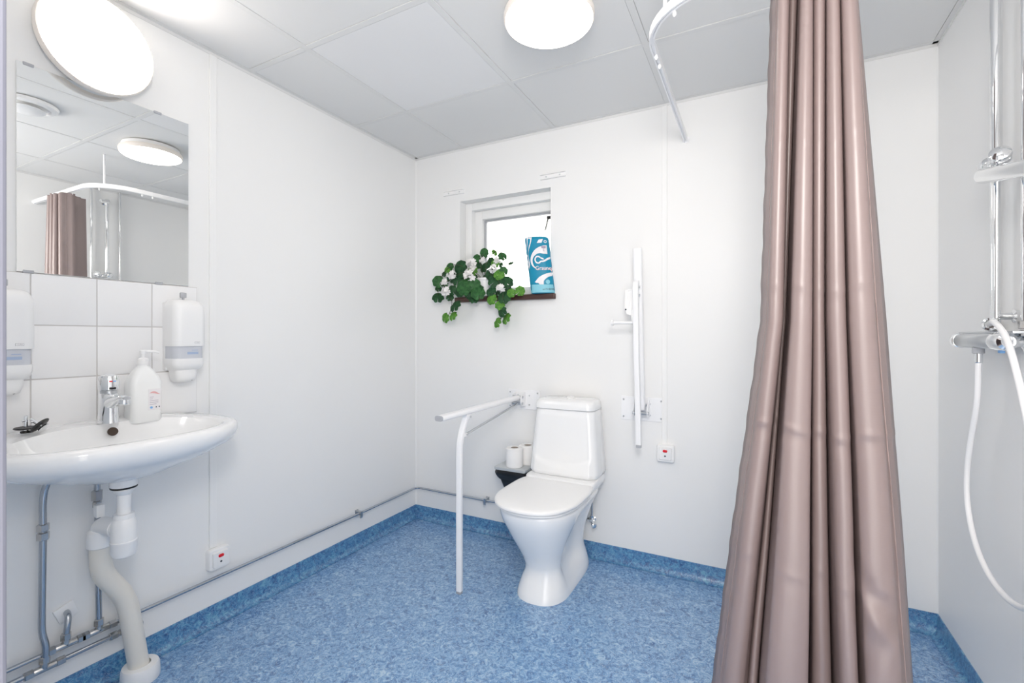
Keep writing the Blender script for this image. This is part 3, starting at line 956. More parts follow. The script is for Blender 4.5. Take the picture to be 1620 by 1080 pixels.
for z in zs:
    f = (z - 0.466) / (0.79 - 0.466)
    e = 0.008 * (1 - sstep(0.466, 0.480, z)) + 0.006 * sstep(0.783, 0.793, z)
    tk.append(tankring(z, 0.183 - 0.027 * f - e, 2.172 + 0.026 * f + e))
MB().loft(tk).build('tank', 'porc', toi, smooth=60)
MB().loft([tankring(0.793, 0.151, 2.198), tankring(0.795, 0.158, 2.190), tankring(0.812, 0.158, 2.190), tankring(0.828, 0.155, 2.194), tankring(0.838, 0.146, 2.206), tankring(0.841, 0.13, 2.226)]).build('tank_lid', 'porc', toi, smooth=60)
MB().lathe([(0.022, 0.0), (0.022, 0.006), (0.018, 0.009), (0.0, 0.009)], (TX + 0.01, 2.285, 0.840), (0, 0, 1), 24).build('flush_button', 'plastic', toi)
# seat and lid
MB().loft([plan(0.419, 0.180, 1.722, 2.155, sq=2.3), plan(0.423, 0.186, 1.714, 2.16, sq=2.3), plan(0.431, 0.186, 1.714, 2.16, sq=2.3), plan(0.434, 0.182, 1.719, 2.16, sq=2.3)]).build('seat', 'plastic', toi, smooth=60)
MB().loft([plan(0.435, 0.186, 1.708, 2.172, sq=2.35), plan(0.438, 0.192, 1.700, 2.176, sq=2.35), plan(0.446, 0.193, 1.699, 2.176, sq=2.35), plan(0.452, 0.189, 1.705, 2.174, sq=2.35), plan(0.4555, 0.178, 1.720, 2.165, sq=2.35), plan(0.457, 0.12, 1.80, 2.12, sq=2.35), plan(0.4575, 0.05, 1.90, 2.05, sq=2.35)]).build('lid', 'plastic', toi, smooth=60)
for d in (-0.075, 0.075):
    MB().box((TX + d - 0.02, 2.145, 0.418), (TX + d + 0.02, 2.185, 0.452), 0.006).build('hinge', 'plastic', toi)
# water supply
vs = thing('stop_valve', 'chrome stop valve with a thin pipe up to the toilet tank', 'valve', (-0.758, YB - 0.03, 0.2))
vy = YB - 0.03
MB().lathe([(0.010, -0.014), (0.011, -0.012), (0.011, 0.012), (0.010, 0.014)], (-0.757, vy, zu + 0.004), (1, 0, 0), 16).build('body', 'chrome', vs)
q = MB()
nut(q, (-0.775, vy, zu + 0.004), (1, 0, 0), 0.012, 0.012)
nut(q, (-0.757, vy, zu + 0.024), (0, 0, 1), 0.010, 0.012)
q.build('coupling', 'chrome', vs, smooth=30)
MB().lathe([(0.006, 0.0), (0.006, 0.016), (0.013, 0.018), (0.014, 0.030), (0.008, 0.034), (0, 0.034)], (-0.752, vy - 0.006, zu - 0.004), (0.55, -0.8, -0.2), 18).build('handwheel', 'chrome', vs)
MB().tube([(-0.757, vy, zu + 0.012), (-0.757, vy, 0.44)], 0.0055, 10).build('riser_pipe', 'pipe', vs, smooth=60)
MB().lathe([(0.014, 0.0), (0.014, 0.004), (0.008, 0.007), (0.006, 0.028)], (-0.757, YB, zu + 0.004), (0, -1, 0), 18).build('wall_flange', 'chrome', vs)

# ================================================================== SUPPORT ARMS
def flatbar(mb, p0, p1, w, h, wdir, n=20):
    """oval bar from p0 to p1, w along wdir"""
    p0, p1, wd = Vector(p0), Vector(p1), Vector(wdir).normalized()
    t = (p1 - p0).normalized()
    up = t.cross(wd).normalized()
    rings = []
    for p, k in ((p0, 1.0), (p1, 1.0)):
        r = []
        for i in range(n):
            a = 2 * math.pi * i / n
            x = math.copysign(abs(math.cos(a)) ** 0.45, math.cos(a)) * w
            y = math.copysign(abs(math.sin(a)) ** 0.8, math.sin(a)) * h
            r.append(p + wd * x + up * y)
        rings.append(r)
    return mb.loft(rings)
def wallplate(t, x, z, w, h):
    p = MB().box((x - w, YB - 0.004, z - h), (x + w, YB, z + h), 0.0012, 1).build('wall_plate', 'powder', t, smooth=0)
    for sx, sz in ((-0.88, 0.72), (0.88, 0.72), (-0.88, -0.72), (0.88, -0.72), (0.36, 0.42), (0.36, -0.5), (-0.36, 0.42), (-0.36, -0.5)):
        MB().lathe([(0.0048, 0.003), (0.0048, 0.006), (0.003, 0.0085), (0, 0.0085)], (x + w * sx, YB, z + h * sz), (0, -1, 0), 10).build('screw', 'satin', p)
    return p
# left arm, lowered
ax_, az = -1.186, 0.800
la = thing('support_arm', 'white fold-down support arm, lowered, standing on its leg left of the toilet', 'support arm', (ax_, YB, 0.0), 'toilet support arms')
wallplate(la, -1.166, 0.803, 0.098, 0.055)
for d in (-0.030, 0.030):
    MB().prism([(ax_ + d - 0.002, YB - 0.004, 0.845), (ax_ + d - 0.002, YB - 0.004, 0.768), (ax_ + d - 0.002, YB - 0.052, 0.770), (ax_ + d - 0.002, YB - 0.066, 0.790), (ax_ + d - 0.002, YB - 0.056, 0.832)], (0.004, 0, 0)).build('hinge_cheek', 'powder', la, smooth=0)
q = MB().cyl((ax_ - 0.036, YB - 0.047, 0.786), (ax_ + 0.036, YB - 0.047, 0.786), 0.008)
q.cyl((ax_ - 0.036, YB - 0.044, 0.822), (ax_ + 0.036, YB - 0.044, 0.822), 0.007)
q.build('pivot_pin', 'satin', la)
arm = MB()
flatbar(arm, (ax_, YB - 0.030, 0.816), (ax_ - 0.002, 1.612, 0.812), 0.0215, 0.0125, (1, 0, 0))
arm.build('arm_bar', 'powder', la, smooth=50)
cp = MB()
flatbar(cp, (ax_ - 0.002, 1.613, 0.812), (ax_ - 0.002, 1.608, 0.812), 0.0205, 0.0118, (1, 0, 0))
cp.build('end_cap', 'greyp', la, smooth=50, label='grey oval end cap')
lg = MB()
lp = smooth_path([(ax_, 1.822, 0.800), (ax_, 1.806, 0.772), (ax_, 1.782, 0.728), (ax_, 1.766, 0.680), (ax_, 1.7615, 0.63), (ax_, 1.761, 0.5), (ax_, 1.761, 0.25), (ax_, 1.761, 0.012)], 4)
rings = []
for i, p in enumerate(lp):
    t = (lp[min(i + 1, len(lp) - 1)] - lp[max(i - 1, 0)]).normalized()
    sx = Vector((1, 0, 0))
    up = t.cross(sx).normalized()
    rings.append([p + sx * a * 0.0125 + up * b * 0.0105 for a, b in [(v[0], v[1]) for v in rrect(-1, 1, -1, 1, 0.25, 0, 2)]])
lg.loft(rings)
lg.build('leg', 'powder', la, smooth=50)
MB().box((ax_ - 0.0115, 1.751, 0.0), (ax_ + 0.0115, 1.771, 0.013), 0.002).build('foot', 'greyp', la)
MB().box((ax_ - 0.014, 1.803, 0.782), (ax_ + 0.014, 1.842, 0.802), 0.002).build('leg_lug', 'powder', la)
MB().box((ax_ - 0.010, 1.768, 0.700), (ax_ + 0.010, 1.815, 0.716), 0.003).build('leg_lug', 'powder', la)
MB().lathe([(0.006, 0), (0.006, 0.004), (0, 0.005)], (ax_ + 0.013, 1.830, 0.788), (1, 0, 0), 12).build('bolt', 'satin', la)
MB().lathe([(0.004, 0), (0.004, 0.003), (0, 0.004)], (ax_ + 0.009, 1.808, 0.709), (1, 0, 0), 12).build('bolt', 'satin', la)
MB().tube([(ax_, 1.806, 0.708), (ax_ + 0.002, YB - 0.052, 0.782)], 0.0055, 12).build('strut', 'satin', la, label='steel strut')
# right arm, folded up
rx = -0.503
ra = thing('support_arm.001', 'white support arm folded upright against the back wall, right of the toilet', 'support arm', (rx, YB, 0.8), 'toilet support arms')
wallplate(ra, -0.505, 0.797, 0.105, 0.060)
for d in (-0.034, 0.034):
    MB().prism([(rx + d - 0.002, YB - 0.004, 0.850), (rx + d - 0.002, YB - 0.004, 0.765), (rx + d - 0.002, YB - 0.056, 0.768), (rx + d - 0.002, YB - 0.062, 0.790), (rx + d - 0.002, YB - 0.034, 0.842)], (0.004, 0, 0)).build('hinge_cheek', 'powder', ra, smooth=0)
q = MB().cyl((rx - 0.040, YB - 0.047, 0.782), (rx + 0.040, YB - 0.047, 0.782), 0.0085)
q.cyl((rx - 0.028, YB - 0.040, 0.822), (rx + 0.028, YB - 0.040, 0.822), 0.007)
q.build('pivot_pin', 'satin', ra)
p0, p1 = Vector((rx, YB - 0.045, 0.800)), Vector((rx, YB - 0.115, 1.575))
arm = MB()
flatbar(arm, p0, p1, 0.0215, 0.0125, (1, 0, 0))
arm.build('arm_bar', 'powder', ra, smooth=50)
d = (p1 - p0).normalized()
cp = MB()
flatbar(cp, p1, p1 + d * 0.008, 0.0212, 0.0122, (1, 0, 0))
cp.build('end_cap', 'powder', ra, smooth=50)
lg = MB()
lp = smooth_path([(rx - 0.002, YB - 0.124, 1.418), (rx - 0.001, YB - 0.146, 1.410), (rx, YB - 0.156, 1.375), (rx + 0.001, YB - 0.158, 1.32), (rx + 0.004, YB - 0.158, 1.1), (rx + 0.010, YB - 0.156, 0.85), (rx + 0.014, YB - 0.155, 0.650)], 4)
rings = []
for i, p in enumerate(lp):
    t = (lp[min(i + 1, len(lp) - 1)] - lp[max(i - 1, 0)]).normalized()
    sx = Vector((1, 0, 0))
    up = t.cross(sx).normalized()
    rings.append([p + sx * a * 0.0125 + up * b * 0.0105 for a, b in [(v[0], v[1]) for v in rrect(-1, 1, -1, 1, 0.25, 0, 2)]])
lg.loft(rings)
lg.build('leg', 'powder', ra, smooth=50)
MB().box((rx + 0.003, YB - 0.165, 0.636), (rx + 0.026, YB - 0.145, 0.650), 0.002).build('foot', 'greyp', ra)
for z in (1.395, 1.355):
    MB().lathe([(0.006, 0), (0.006, 0.004), (0, 0.005)], (rx + 0.012, YB - 0.135, z), (1, 0, 0), 12).build('bolt', 'satin', ra)
# toilet-roll holder on the folded arm
rh = thing('roll_holder', 'empty white toilet-roll holder fixed to the folded support arm', 'roll holder', (rx - 0.03, YB - 0.10, 1.25))
q = MB()
q.prism([(rx - 0.018, YB - 0.085, 1.392), (rx - 0.068, YB - 0.080, 1.388), (rx - 0.060, YB - 0.125, 1.300), (rx - 0.046, YB - 0.135, 1.268), (rx - 0.018, YB - 0.135, 1.258)], (0, -0.003, 0))
q.box((rx - 0.055, YB - 0.090, 1.375), (rx - 0.010, YB - 0.080, 1.392), 0.002)
q.build('bracket', 'plastic', rh, smooth=0)
q = MB().cyl((rx - 0.012, YB - 0.140, 1.226), (rx - 0.115, YB - 0.140, 1.226), 0.0075)
q.lathe([(0.0075, 0.0), (0.013, 0.003), (0.013, 0.012), (0.009, 0.014), (0, 0.014)], (rx - 0.108, YB - 0.140, 1.226), (-1, 0, 0), 18)
q.build('roll_rod', 'plastic', rh)
MB().tube([(rx - 0.020, YB - 0.138, 1.29), (rx - 0.018, YB - 0.142, 1.25), (rx - 0.016, YB - 0.140, 1.226)], 0.005, 10).build('rod_arm', 'plastic', rh)
MB().lathe([(0.0035, 0), (0.0035, 0.003), (0, 0.003)], (rx - 0.052, YB - 0.132, 1.290), (0, -1, 0), 10).build('screw', 'prink', rh)

# ================================================================== BIN AND ROLLS
bnx0, bnx1, bny0, bny1, bnz = -1.250, -1.065, 2.185, 2.345, 0.462
bn = thing('waste_bin', 'small black bin with a silver-grey lid on the wall behind the toilet', 'bin', (-1.157, 2.36, 0.30))
MB().loft([rrect(bnx0 + 0.05, bnx1 - 0.04, bny0 + 0.050, bny1 - 0.015, 0.02, 0.300), rrect(bnx0 + 0.045, bnx1 - 0.036, bny0 + 0.045, bny1 - 0.012, 0.022, 0.306), rrect(bnx0 + 0.012, bnx1 - 0.010, bny0 + 0.010, bny1 - 0.008, 0.022, 0.420), rrect(bnx0 + 0.010, bnx1 - 0.010, bny0 + 0.008, bny1 - 0.008, 0.022, 0.448)]).build('body', 'binblack', bn, smooth=50)
MB().box((bnx0 + 0.04, bny1 - 0.012, 0.33), (bnx1 - 0.04, YB, 0.43), 0.003).build('wall_bracket', 'binblack', bn, smooth=0)
# black bag hanging out under the lid
bag = []
for z, g in ((0.446, 0.000), (0.43, -0.003), (0.418, 0.000), (0.405, 0.006), (0.392, 0.015)):
    r = rrect(bnx0 + 0.004 + g, bnx1 - 0.004 - g, bny0 + 0.002 + g, bny1 - 0.002 - g, 0.022, z)
    bag.append([(x + 0.002 * math.sin(i * 2.1 + z * 90), y + 0.002 * math.cos(i * 1.7 + z * 70), zz) for i, (x, y, zz) in enumerate(r)])
MB().loft(bag, cap0=False, cap1=False).build('bin_bag', 'binblack', bn, smooth=60)
MB().loft([rrect(bnx0, bnx1, bny0, bny1, 0.012, 0.446), rrect(bnx0 - 0.001, bnx1 + 0.001, bny0 - 0.001, bny1 + 0.001, 0.012, 0.450), rrect(bnx0 - 0.001, bnx1 + 0.001, bny0 - 0.001, bny1 + 0.001, 0.012, 0.459), rrect(bnx0 + 0.003, bnx1 - 0.003, bny0 + 0.003, bny1 - 0.003, 0.010, bnz)]).build('lid', 'lidgrey', bn, smooth=50)
def roll(name, x, y, label):
    t = thing(name, label, 'toilet roll', (x, y, bnz), 'toilet rolls on the bin lid')
    MB().lathe([(0.020, 0.0), (0.044, 0.0), (0.0465, 0.003), (0.0465, 0.098), (0.044, 0.101), (0.020, 0.101), (0.020, 0.0)], (x, y, bnz), (0, 0, 1), 32, caps=False).build('paper', 'paper', t)
    MB().lathe([(0.0198, 0.001), (0.0198, 0.1005), (0.0185, 0.1005), (0.0185, 0.001), (0.0198, 0.001)], (x, y, bnz), (0, 0, 1), 24, caps=False).build('core', 'core', t)
    return t
roll('toilet_roll', -1.150, 2.236, 'white toilet roll at the front of the bin lid')
roll('toilet_roll.001', -1.112, 2.320, 'white toilet roll at the rear of the bin lid, by the wall')

# ================================================================== PAPER PACK ON THE SILL
PKX, PKY, PKZ = -1.056, YB + 0.058 - 0.062, 1.396
pk = thing('paper_pack', 'turquoise wrapped paper roll pack with white swirls on the window sill', 'paper pack', (PKX, PKY, PKZ))
PW, PD, PH = 0.067, 0.052, 0.312
def shear(x, y, z):
    ca, sa = math.cos(math.radians(20)), math.sin(math.radians(20))
    return (PKX + x * ca - y * sa - 0.13 * z + 0.012, PKY + x * sa + y * ca, PKZ + z)
def surf(x):
    u = min(0.999, abs(x) / PW)
    return -PD * (1 - u ** 3.2) ** (1 / 3.2)
def pring(z, k=1.0):
    out = []
    for i in range(48):
        a = 2 * math.pi * i / 48
        c, s = math.cos(a), math.sin(a)
        out.append(shear(PW * k * math.copysign(abs(c) ** (2 / 3.2), c), PD * k * math.copysign(abs(s) ** (2 / 3.2), s), z))
    return out
wr = MB().loft([pring(0.0, 0.90), pring(0.004, 0.98), pring(0.02), pring(0.10, 1.005), pring(0.11, 0.99), pring(0.12, 1.005), pring(0.20, 1.005), pring(0.21, 0.99), pring(0.22, 1.005), pring(0.295), pring(0.308, 0.97), pring(PH, 0.88)]).build('wrapper', 'teal', pk, smooth=60)
def dec(cx, cy):                                     # print layout -> front face (x across, z up)
    left = 140 + (cy - 100) / 890 * 45
    return (cx - left) / 385 * 2 * PW - PW, (990 - cy) / 890 * PH
def put(x, z, lift=0.0012):
    x = max(-PW * 0.995, min(PW * 0.995, x))
    return shear(x, surf(x) - lift, max(0.003, min(PH - 0.004, z)))
def patch(name, polys, m, lift=0.0012):
    mb = MB()
    for po in polys:
        mb.poly([put(*dec(*p), lift) for p in po])
    bmesh.ops.triangulate(mb.bm, faces=mb.bm.faces[:])
    return mb.build(name, m, wr, smooth=0)
def ribbon(pts, n=6):
    """pts: (x, y, width) -> quads"""
    sp_ = smooth_path([(p[0], p[1], p[2]) for p in pts], n)
    quads = []
    L, R = [], []
    for i, p in enumerate(sp_):
        a = sp_[max(0, i - 1)]
        b = sp_[min(len(sp_) - 1, i + 1)]
        d = Vector((b.x - a.x, b.y - a.y)).normalized()
        nn = Vector((-d.y, d.x)) * p.z / 2
        L.append((p.x + nn.x, p.y + nn.y))
        R.append((p.x - nn.x, p.y - nn.y))
    for i in range(len(sp_) - 1):
        quads.append([L[i], L[i + 1], R[i + 1], R[i]])
    return quads
patch('white_swirl', ribbon([(222, 102, 88), (212, 190, 66), (186, 290, 44), (174, 380, 28), (186, 470, 24), (194, 545, 24), (172, 620, 18)]), 'prwhite')
patch('white_swirl', ribbon([(490, 310, 140), (430, 312, 128), (370, 318, 96), (312, 345, 70), (262, 398, 48), (238, 455, 34), (238, 515, 30), (258, 565, 24), (292, 598, 16)]), 'prwhite')
loop = [(338 + 46 * math.cos(math.radians(a)), 468 + 52 * math.sin(math.radians(a)), 21) for a in range(-40, -330, -24)]
patch('infinity_loop', ribbon(loop + [(430, 490, 26), (490, 455, 30), (555, 425, 32)], 4), 'prwhite', 0.0018)
patch('infinity_loop', ribbon([(376, 436, 18), (402, 448, 22), (428, 462, 16)], 3), 'prwhite', 0.0018)
patch('white_swirl', ribbon([(330, 850, 150), (370, 775, 96), (440, 725, 66), (500, 702, 56), (556, 688, 54)]), 'prwhite')
patch('droplet', [[(470 + 34 * math.cos(q), 815 + 36 * math.sin(q)) for q in [2 * math.pi * k / 14 for k in range(14)]]], 'aqua', 0.0018)
bandq = []
for k in range(14):
    xa, xb = 146 + k * 30, 146 + (k + 1) * 30
    bandq.append([(xa + 36, 856), (xb + 36, 856), (xb + 44, 985), (xa + 44, 985)])
patch('aqua_band', bandq, 'aqua', 0.0022)
patch('leaf_mark', [[(335, 205), (368, 152), (438, 142), (412, 203)]], 'prwhite')
ringq = ribbon([(470 + 18 * math.cos(q), 182 + 18 * math.sin(q), 12) for q in [2 * math.pi * k / 10 for k in range(11)]], 2)
patch('ring_mark', ringq, 'prwhite')
patch('grey_tab', [[(402, 254), (474, 254), (470, 290), (406, 290)]], 'prgrey', 0.0026)
def lett(s, cx, cy, size, m, width=None, lift=0.003, name='lettering'):
    x0, z0 = dec(cx, cy)
    return text_part(name, s, size, m, wr, lambda a, b: Vector(put(x0 + a, z0 + b, lift)) - Vector((PKX, PKY, PKZ)), width=width)
lett('E', 438, 318, 0.020, 'prgrey')
lett('Graunqi', 424, 604, 0.031, 'prpink', 0.093, 0.0032)
lett('Graunqi', 422, 602, 0.030, 'prwhite', 0.089, 0.0038)
lett('anTHEMS', 470, 932, 0.014, 'prink', 0.062)

# ================================================================== FLOWERING POT PLANT
pt = thing('potted_geranium', 'trailing green pot plant with white flowers on the window sill', 'potted plant', (-1.425, YB - 0.0, 1.396))
MB().lathe([(0.036, 0.0), (0.038, 0.002), (0.050, 0.094), (0.054, 0.096), (0.054, 0.108), (0.049, 0.108), (0.047, 0.092), (0.0, 0.090)], (-1.425, YB + 0.004, 1.396), (0, 0, 1), 28).build('pot', 'plastic', pt)
LEAVES = [(-1.427, 2.379, 1.657, 0.042, 'm'), (-1.479, 2.379, 1.627, 0.039, 'm'), (-1.444, 2.407, 1.647, 0.032, 'd'), (-1.355, 2.379, 1.651, 0.031, 'l'), (-1.295, 2.365, 1.623, 0.041, 'm'), (-1.233, 2.351, 1.574, 0.025, 'm'), (-1.395, 2.407, 1.606, 0.037, 'd'), (-1.336, 2.351, 1.581, 0.038, 'l'), (-1.435, 2.393, 1.571, 0.05, 'd'), (-1.579, 2.365, 1.577, 0.069, 'd'), (-1.663, 2.365, 1.588, 0.04, 'm'), (-1.673, 2.351, 1.565, 0.032, 'l'), (-1.706, 2.365, 1.545, 0.027, 'd'), (-1.728, 2.337, 1.497, 0.059, 'm'), (-1.739, 2.351, 1.455, 0.033, 'd'), (-1.732, 2.337, 1.4, 0.057, 'd'), (-1.686, 2.351, 1.48, 0.032, 'm'), (-1.614, 2.323, 1.437, 0.047, 'd'), (-1.595, 2.351, 1.502, 0.058, 'd'), (-1.523, 2.308, 1.447, 0.072, 'm'), (-1.573, 2.337, 1.425, 0.047, 'd'), (-1.456, 2.308, 1.459, 0.066, 'm'), (-1.418, 2.295, 1.41, 0.066, 'm'), (-1.444, 2.295, 1.376, 0.046, 'd'), (-1.468, 2.337, 1.54, 0.047, 'l'), (-1.501, 2.351, 1.559, 0.031, 'l'), (-1.354, 2.337, 1.517, 0.056, 'd'), (-1.294, 2.323, 1.512, 0.05, 'l'), (-1.274, 2.337, 1.532, 0.04, 'm'), (-1.323, 2.323, 1.473, 0.06, 'd'), (-1.249, 2.323, 1.464, 0.064, 'd'), (-1.338, 2.308, 1.418, 0.05, 'd'), (-1.327, 2.295, 1.371, 0.05, 'l'), (-1.245, 2.295, 1.378, 0.059, 'd'), (-1.245, 2.337, 1.431, 0.035, 'd'), (-1.201, 2.295, 1.401, 0.039, 'l'), (-1.146, 2.295, 1.41, 0.043, 'l'), (-1.265, 2.28, 1.334, 0.044, 'l'), (-1.251, 2.28, 1.297, 0.049, 'd'), (-1.234, 2.295, 1.26, 0.054, 'l'), (-1.29, 2.295, 1.239, 0.049, 'l'), (-1.576, 2.295, 1.341, 0.062, 'd'), (-1.656, 2.308, 1.271, 0.048, 'l'), (-1.592, 2.295, 1.282, 0.047, 'l'), (-1.633, 2.323, 1.395, 0.037, 'd'), (-1.403, 2.379, 1.582, 0.031, 'd'), (-1.548, 2.365, 1.522, 0.037, 'd'), (-1.432, 2.337, 1.435, 0.041, 'd'), (-1.517, 2.337, 1.485, 0.047, 'm'), (-1.306, 2.365, 1.573, 0.025, 'd'), (-1.478, 2.393, 1.589, 0.037, 'd'), (-1.507, 2.379, 1.51, 0.047, 'd'), (-1.438, 2.407, 1.509, 0.032, 'd'), (-1.306, 2.365, 1.492, 0.046, 'd'), (-1.505, 2.337, 1.407, 0.042, 'd'), (-1.64, 2.379, 1.518, 0.049, 'd'), (-1.582, 2.379, 1.536, 0.048, 'd'), (-1.308, 2.337, 1.414, 0.04, 'd')]
FLOWERS = [(-1.489, 2.346, 1.584, 0.057), (-1.627, 2.332, 1.533, 0.048), (-1.679, 2.332, 1.494, 0.037), (-1.649, 2.304, 1.434, 0.047), (-1.477, 2.304, 1.511, 0.067), (-1.332, 2.318, 1.549, 0.045), (-1.257, 2.276, 1.433, 0.039), (-1.416, 2.346, 1.607, 0.031), (-1.327, 2.36, 1.602, 0.036), (-1.621, 2.36, 1.467, 0.032)]
def leaf_mesh(name, m):
    """scalloped rounded leaf of unit diameter in the local XZ plane, facing -Y, notch at the stalk"""
    b = bmesh.new()
    n = 30
    c = b.verts.new((0, 0.0, -0.12))
    outer_, mid_ = [], []
    for k in range(n + 1):
        a = math.radians(-87 + 354 * k / n)
        sc = 0.5 * (1 + 0.055 * math.cos(7 * (a - math.pi / 2)))
        x, z = sc * math.cos(a), sc * math.sin(a)
        cup = 0.10 * (0.6 + 0.5 * math.cos(7 * (a - math.pi / 2)))
        outer_.append(b.verts.new((x, -0.02 + cup, z)))
        mid_.append(b.verts.new((x * 0.55, -0.05 - 0.03 * math.cos(7 * (a - math.pi / 2)), z * 0.55 - 0.04)))
    for k in range(n):
        b.faces.new((c, mid_[k], mid_[k + 1]))
        b.faces.new((mid_[k], outer_[k], outer_[k + 1], mid_[k + 1]))
    me = bpy.data.meshes.new(name)
    b.to_mesh(me)
    b.free()
    me.materials.append(M[m])
    me.polygons.foreach_set('use_smooth', [True] * len(me.polygons))
    return me
lm = {k: leaf_mesh('leaf', m) for k, m in (('d', 'leafd'), ('m', 'leafm'), ('l', 'leafl'))}
base = Vector(pt.location)
for i, (x, y, z, s, k) in enumerate(LEAVES):
    if WX0 - 0.05 < x < WX0 + 0.05:
        y = min(y, YB - 0.03)
    y = min(y, YB - 0.012) if x < WX0 else y
    o = bpy.data.objects.new('leaf', lm[k])
    COL.objects.link(o)
    o.parent = pt
    o.location = Vector((x, y, z)) - base
    s *= 1.30
    o.scale = (s, s, s)
    yaw = random.uniform(-12, 42)
    if i == 5:
        yaw, pitch, rl = 30, 72, -20
    elif i in (3, 4):
        yaw, pitch, rl = 55, -25, random.uniform(-40, 40)
    else:
        pitch, rl = random.uniform(-38, 8), random.uniform(-60, 60)
    o.rotation_euler = (math.radians(pitch), math.radians(rl), math.radians(yaw))
def stem(pts, r=0.0018):
    MB().tube(smooth_path(pts, 5), r, 6).build('stem', 'stem', pt, smooth=60)
pc = (-1.425, YB, 1.49)
stem([pc, (-1.50, 2.36, 1.55), (-1.60, 2.345, 1.53), (-1.69, 2.335, 1.47), (-1.665, 2.325, 1.42), (-1.61, 2.31, 1.37), (-1.630, 2.315, 1.30), (-1.655, 2.315, 1.275)])
stem([(-1.63, 2.315, 1.30), (-1.60, 2.30, 1.29)])
stem([pc, (-1.37, 2.34, 1.52), (-1.29, 2.315, 1.47), (-1.25, 2.29, 1.40), (-1.26, 2.285, 1.33), (-1.245, 2.29, 1.28), (-1.285, 2.295, 1.25)])
stem([pc, (-1.40, 2.37, 1.60), (-1.33, 2.37, 1.66), (-1.29, 2.36, 1.62)])
stem([pc, (-1.34, 2.36, 1.60), (-1.29, 2.36, 1.605), (-1.23, 2.35, 1.575)], 0.0012)
stem([pc, (-1.30, 2.33, 1.46), (-1.20, 2.31, 1.42), (-1.15, 2.295, 1.41)])
stem([pc, (-1.45, 2.37, 1.60), (-1.43, 2.375, 1.65)])
stem([pc, (-1.56, 2.35, 1.58), (-1.65, 2.35, 1.585), (-1.73, 2.345, 1.50), (-1.735, 2.34, 1.41)])
for i, (x, y, z, s) in enumerate(FLOWERS):
    fl = MB()
    rnd = random.Random(40 + i)
    for k in range(12):
        c = Vector((x, y, z)) + Vector((rnd.uniform(-1, 1), rnd.uniform(-0.9, 0.2), rnd.uniform(-1, 1))) * s * 0.40
        n = (c - Vector((x, y + s * 0.3, z))).normalized()
        a = n.orthogonal().normalized()
        bb = n.cross(a)
        pr = s * 0.30
        for q in range(5):                            # five petals
            t0 = 2 * math.pi * q / 5 + rnd.uniform(0, 0.4)
            d = a * math.cos(t0) + bb * math.sin(t0)
            e = n.cross(d)
            fl.poly([c, c + d * pr * 0.55 + e * pr * 0.42 + n * pr * 0.18, c + d * pr * 1.05 + e * pr * 0.20 + n * pr * 0.30, c + d * pr * 1.05 - e * pr * 0.20 + n * pr * 0.30, c + d * pr * 0.55 - e * pr * 0.42 + n * pr * 0.18])
    fl.build('flower_head', 'petal', pt, smooth=0)

# ================================================================== SHOWER: RAIL, CURTAIN, FITTINGS
RX, RY, RZ, RR = -0.297, 1.363, 2.107, 0.20
path = [(RX, YB - 0.002, RZ), (RX, 2.0, RZ), (RX, RY + RR, RZ)]
for k in range(1, 12):
    a = math.radians(90 * k / 12)
    path.append((RX + RR * (1 - math.cos(a)), RY + RR - RR * math.sin(a), RZ))
path += [(RX + RR, RY, RZ), (0.2, RY, RZ), (XR - 0.002, RY, RZ)]
rail = thing('curtain_rail', 'white curved shower curtain rail below the ceiling', 'curtain rail', (RX, RY, RZ))
rings = []
for i, p in enumerate(path):
    P = Vector(p)
    t = (Vector(path[min(i + 1, len(path) - 1)]) - Vector(path[max(i - 1, 0)])).normalized()
    s = Vector((t.y, -t.x, 0))
    rings.append([P + s * a + Vector((0, 0, b)) for a, b in ((-0.008, -0.013), (-0.003, -0.013), (-0.003, -0.007), (0.003, -0.007), (0.003, -0.013), (0.008, -0.013), (0.008, 0.013), (-0.008, 0.013))])
MB().loft(rings).build('track', 'powder', rail, smooth=30)
q = MB().lathe([(0.016, 0.0), (0.016, 0.004), (0.010, 0.006), (0.010, 0.020)], (RX, YB, RZ), (0, -1, 0), 18)
q.build('end_socket', 'powder', rail)
MB().lathe([(0.016, 0.0), (0.016, 0.004), (0.010, 0.006), (0.010, 0.020)], (XR, RY, RZ), (-1, 0, 0), 18).build('end_socket', 'powder', rail)
MB().cyl((RX + 0.062, RY + 0.058, RZ + 0.01), (RX + 0.062, RY + 0.058, ZC), 0.006, seg=12).build('hanger_rod', 'powder', rail)
for (x, y) in ((RX + 0.004, 1.60), (RX + 0.004, 1.66), (RX + 0.09, RY + 0.045)):
    MB().lathe([(0.004, -0.004), (0.006, 0.0), (0.006, 0.006), (0.002, 0.012)], (x, y, RZ - 0.016), (0, 0, -1), 10).build('glider', 'plastic', rail)

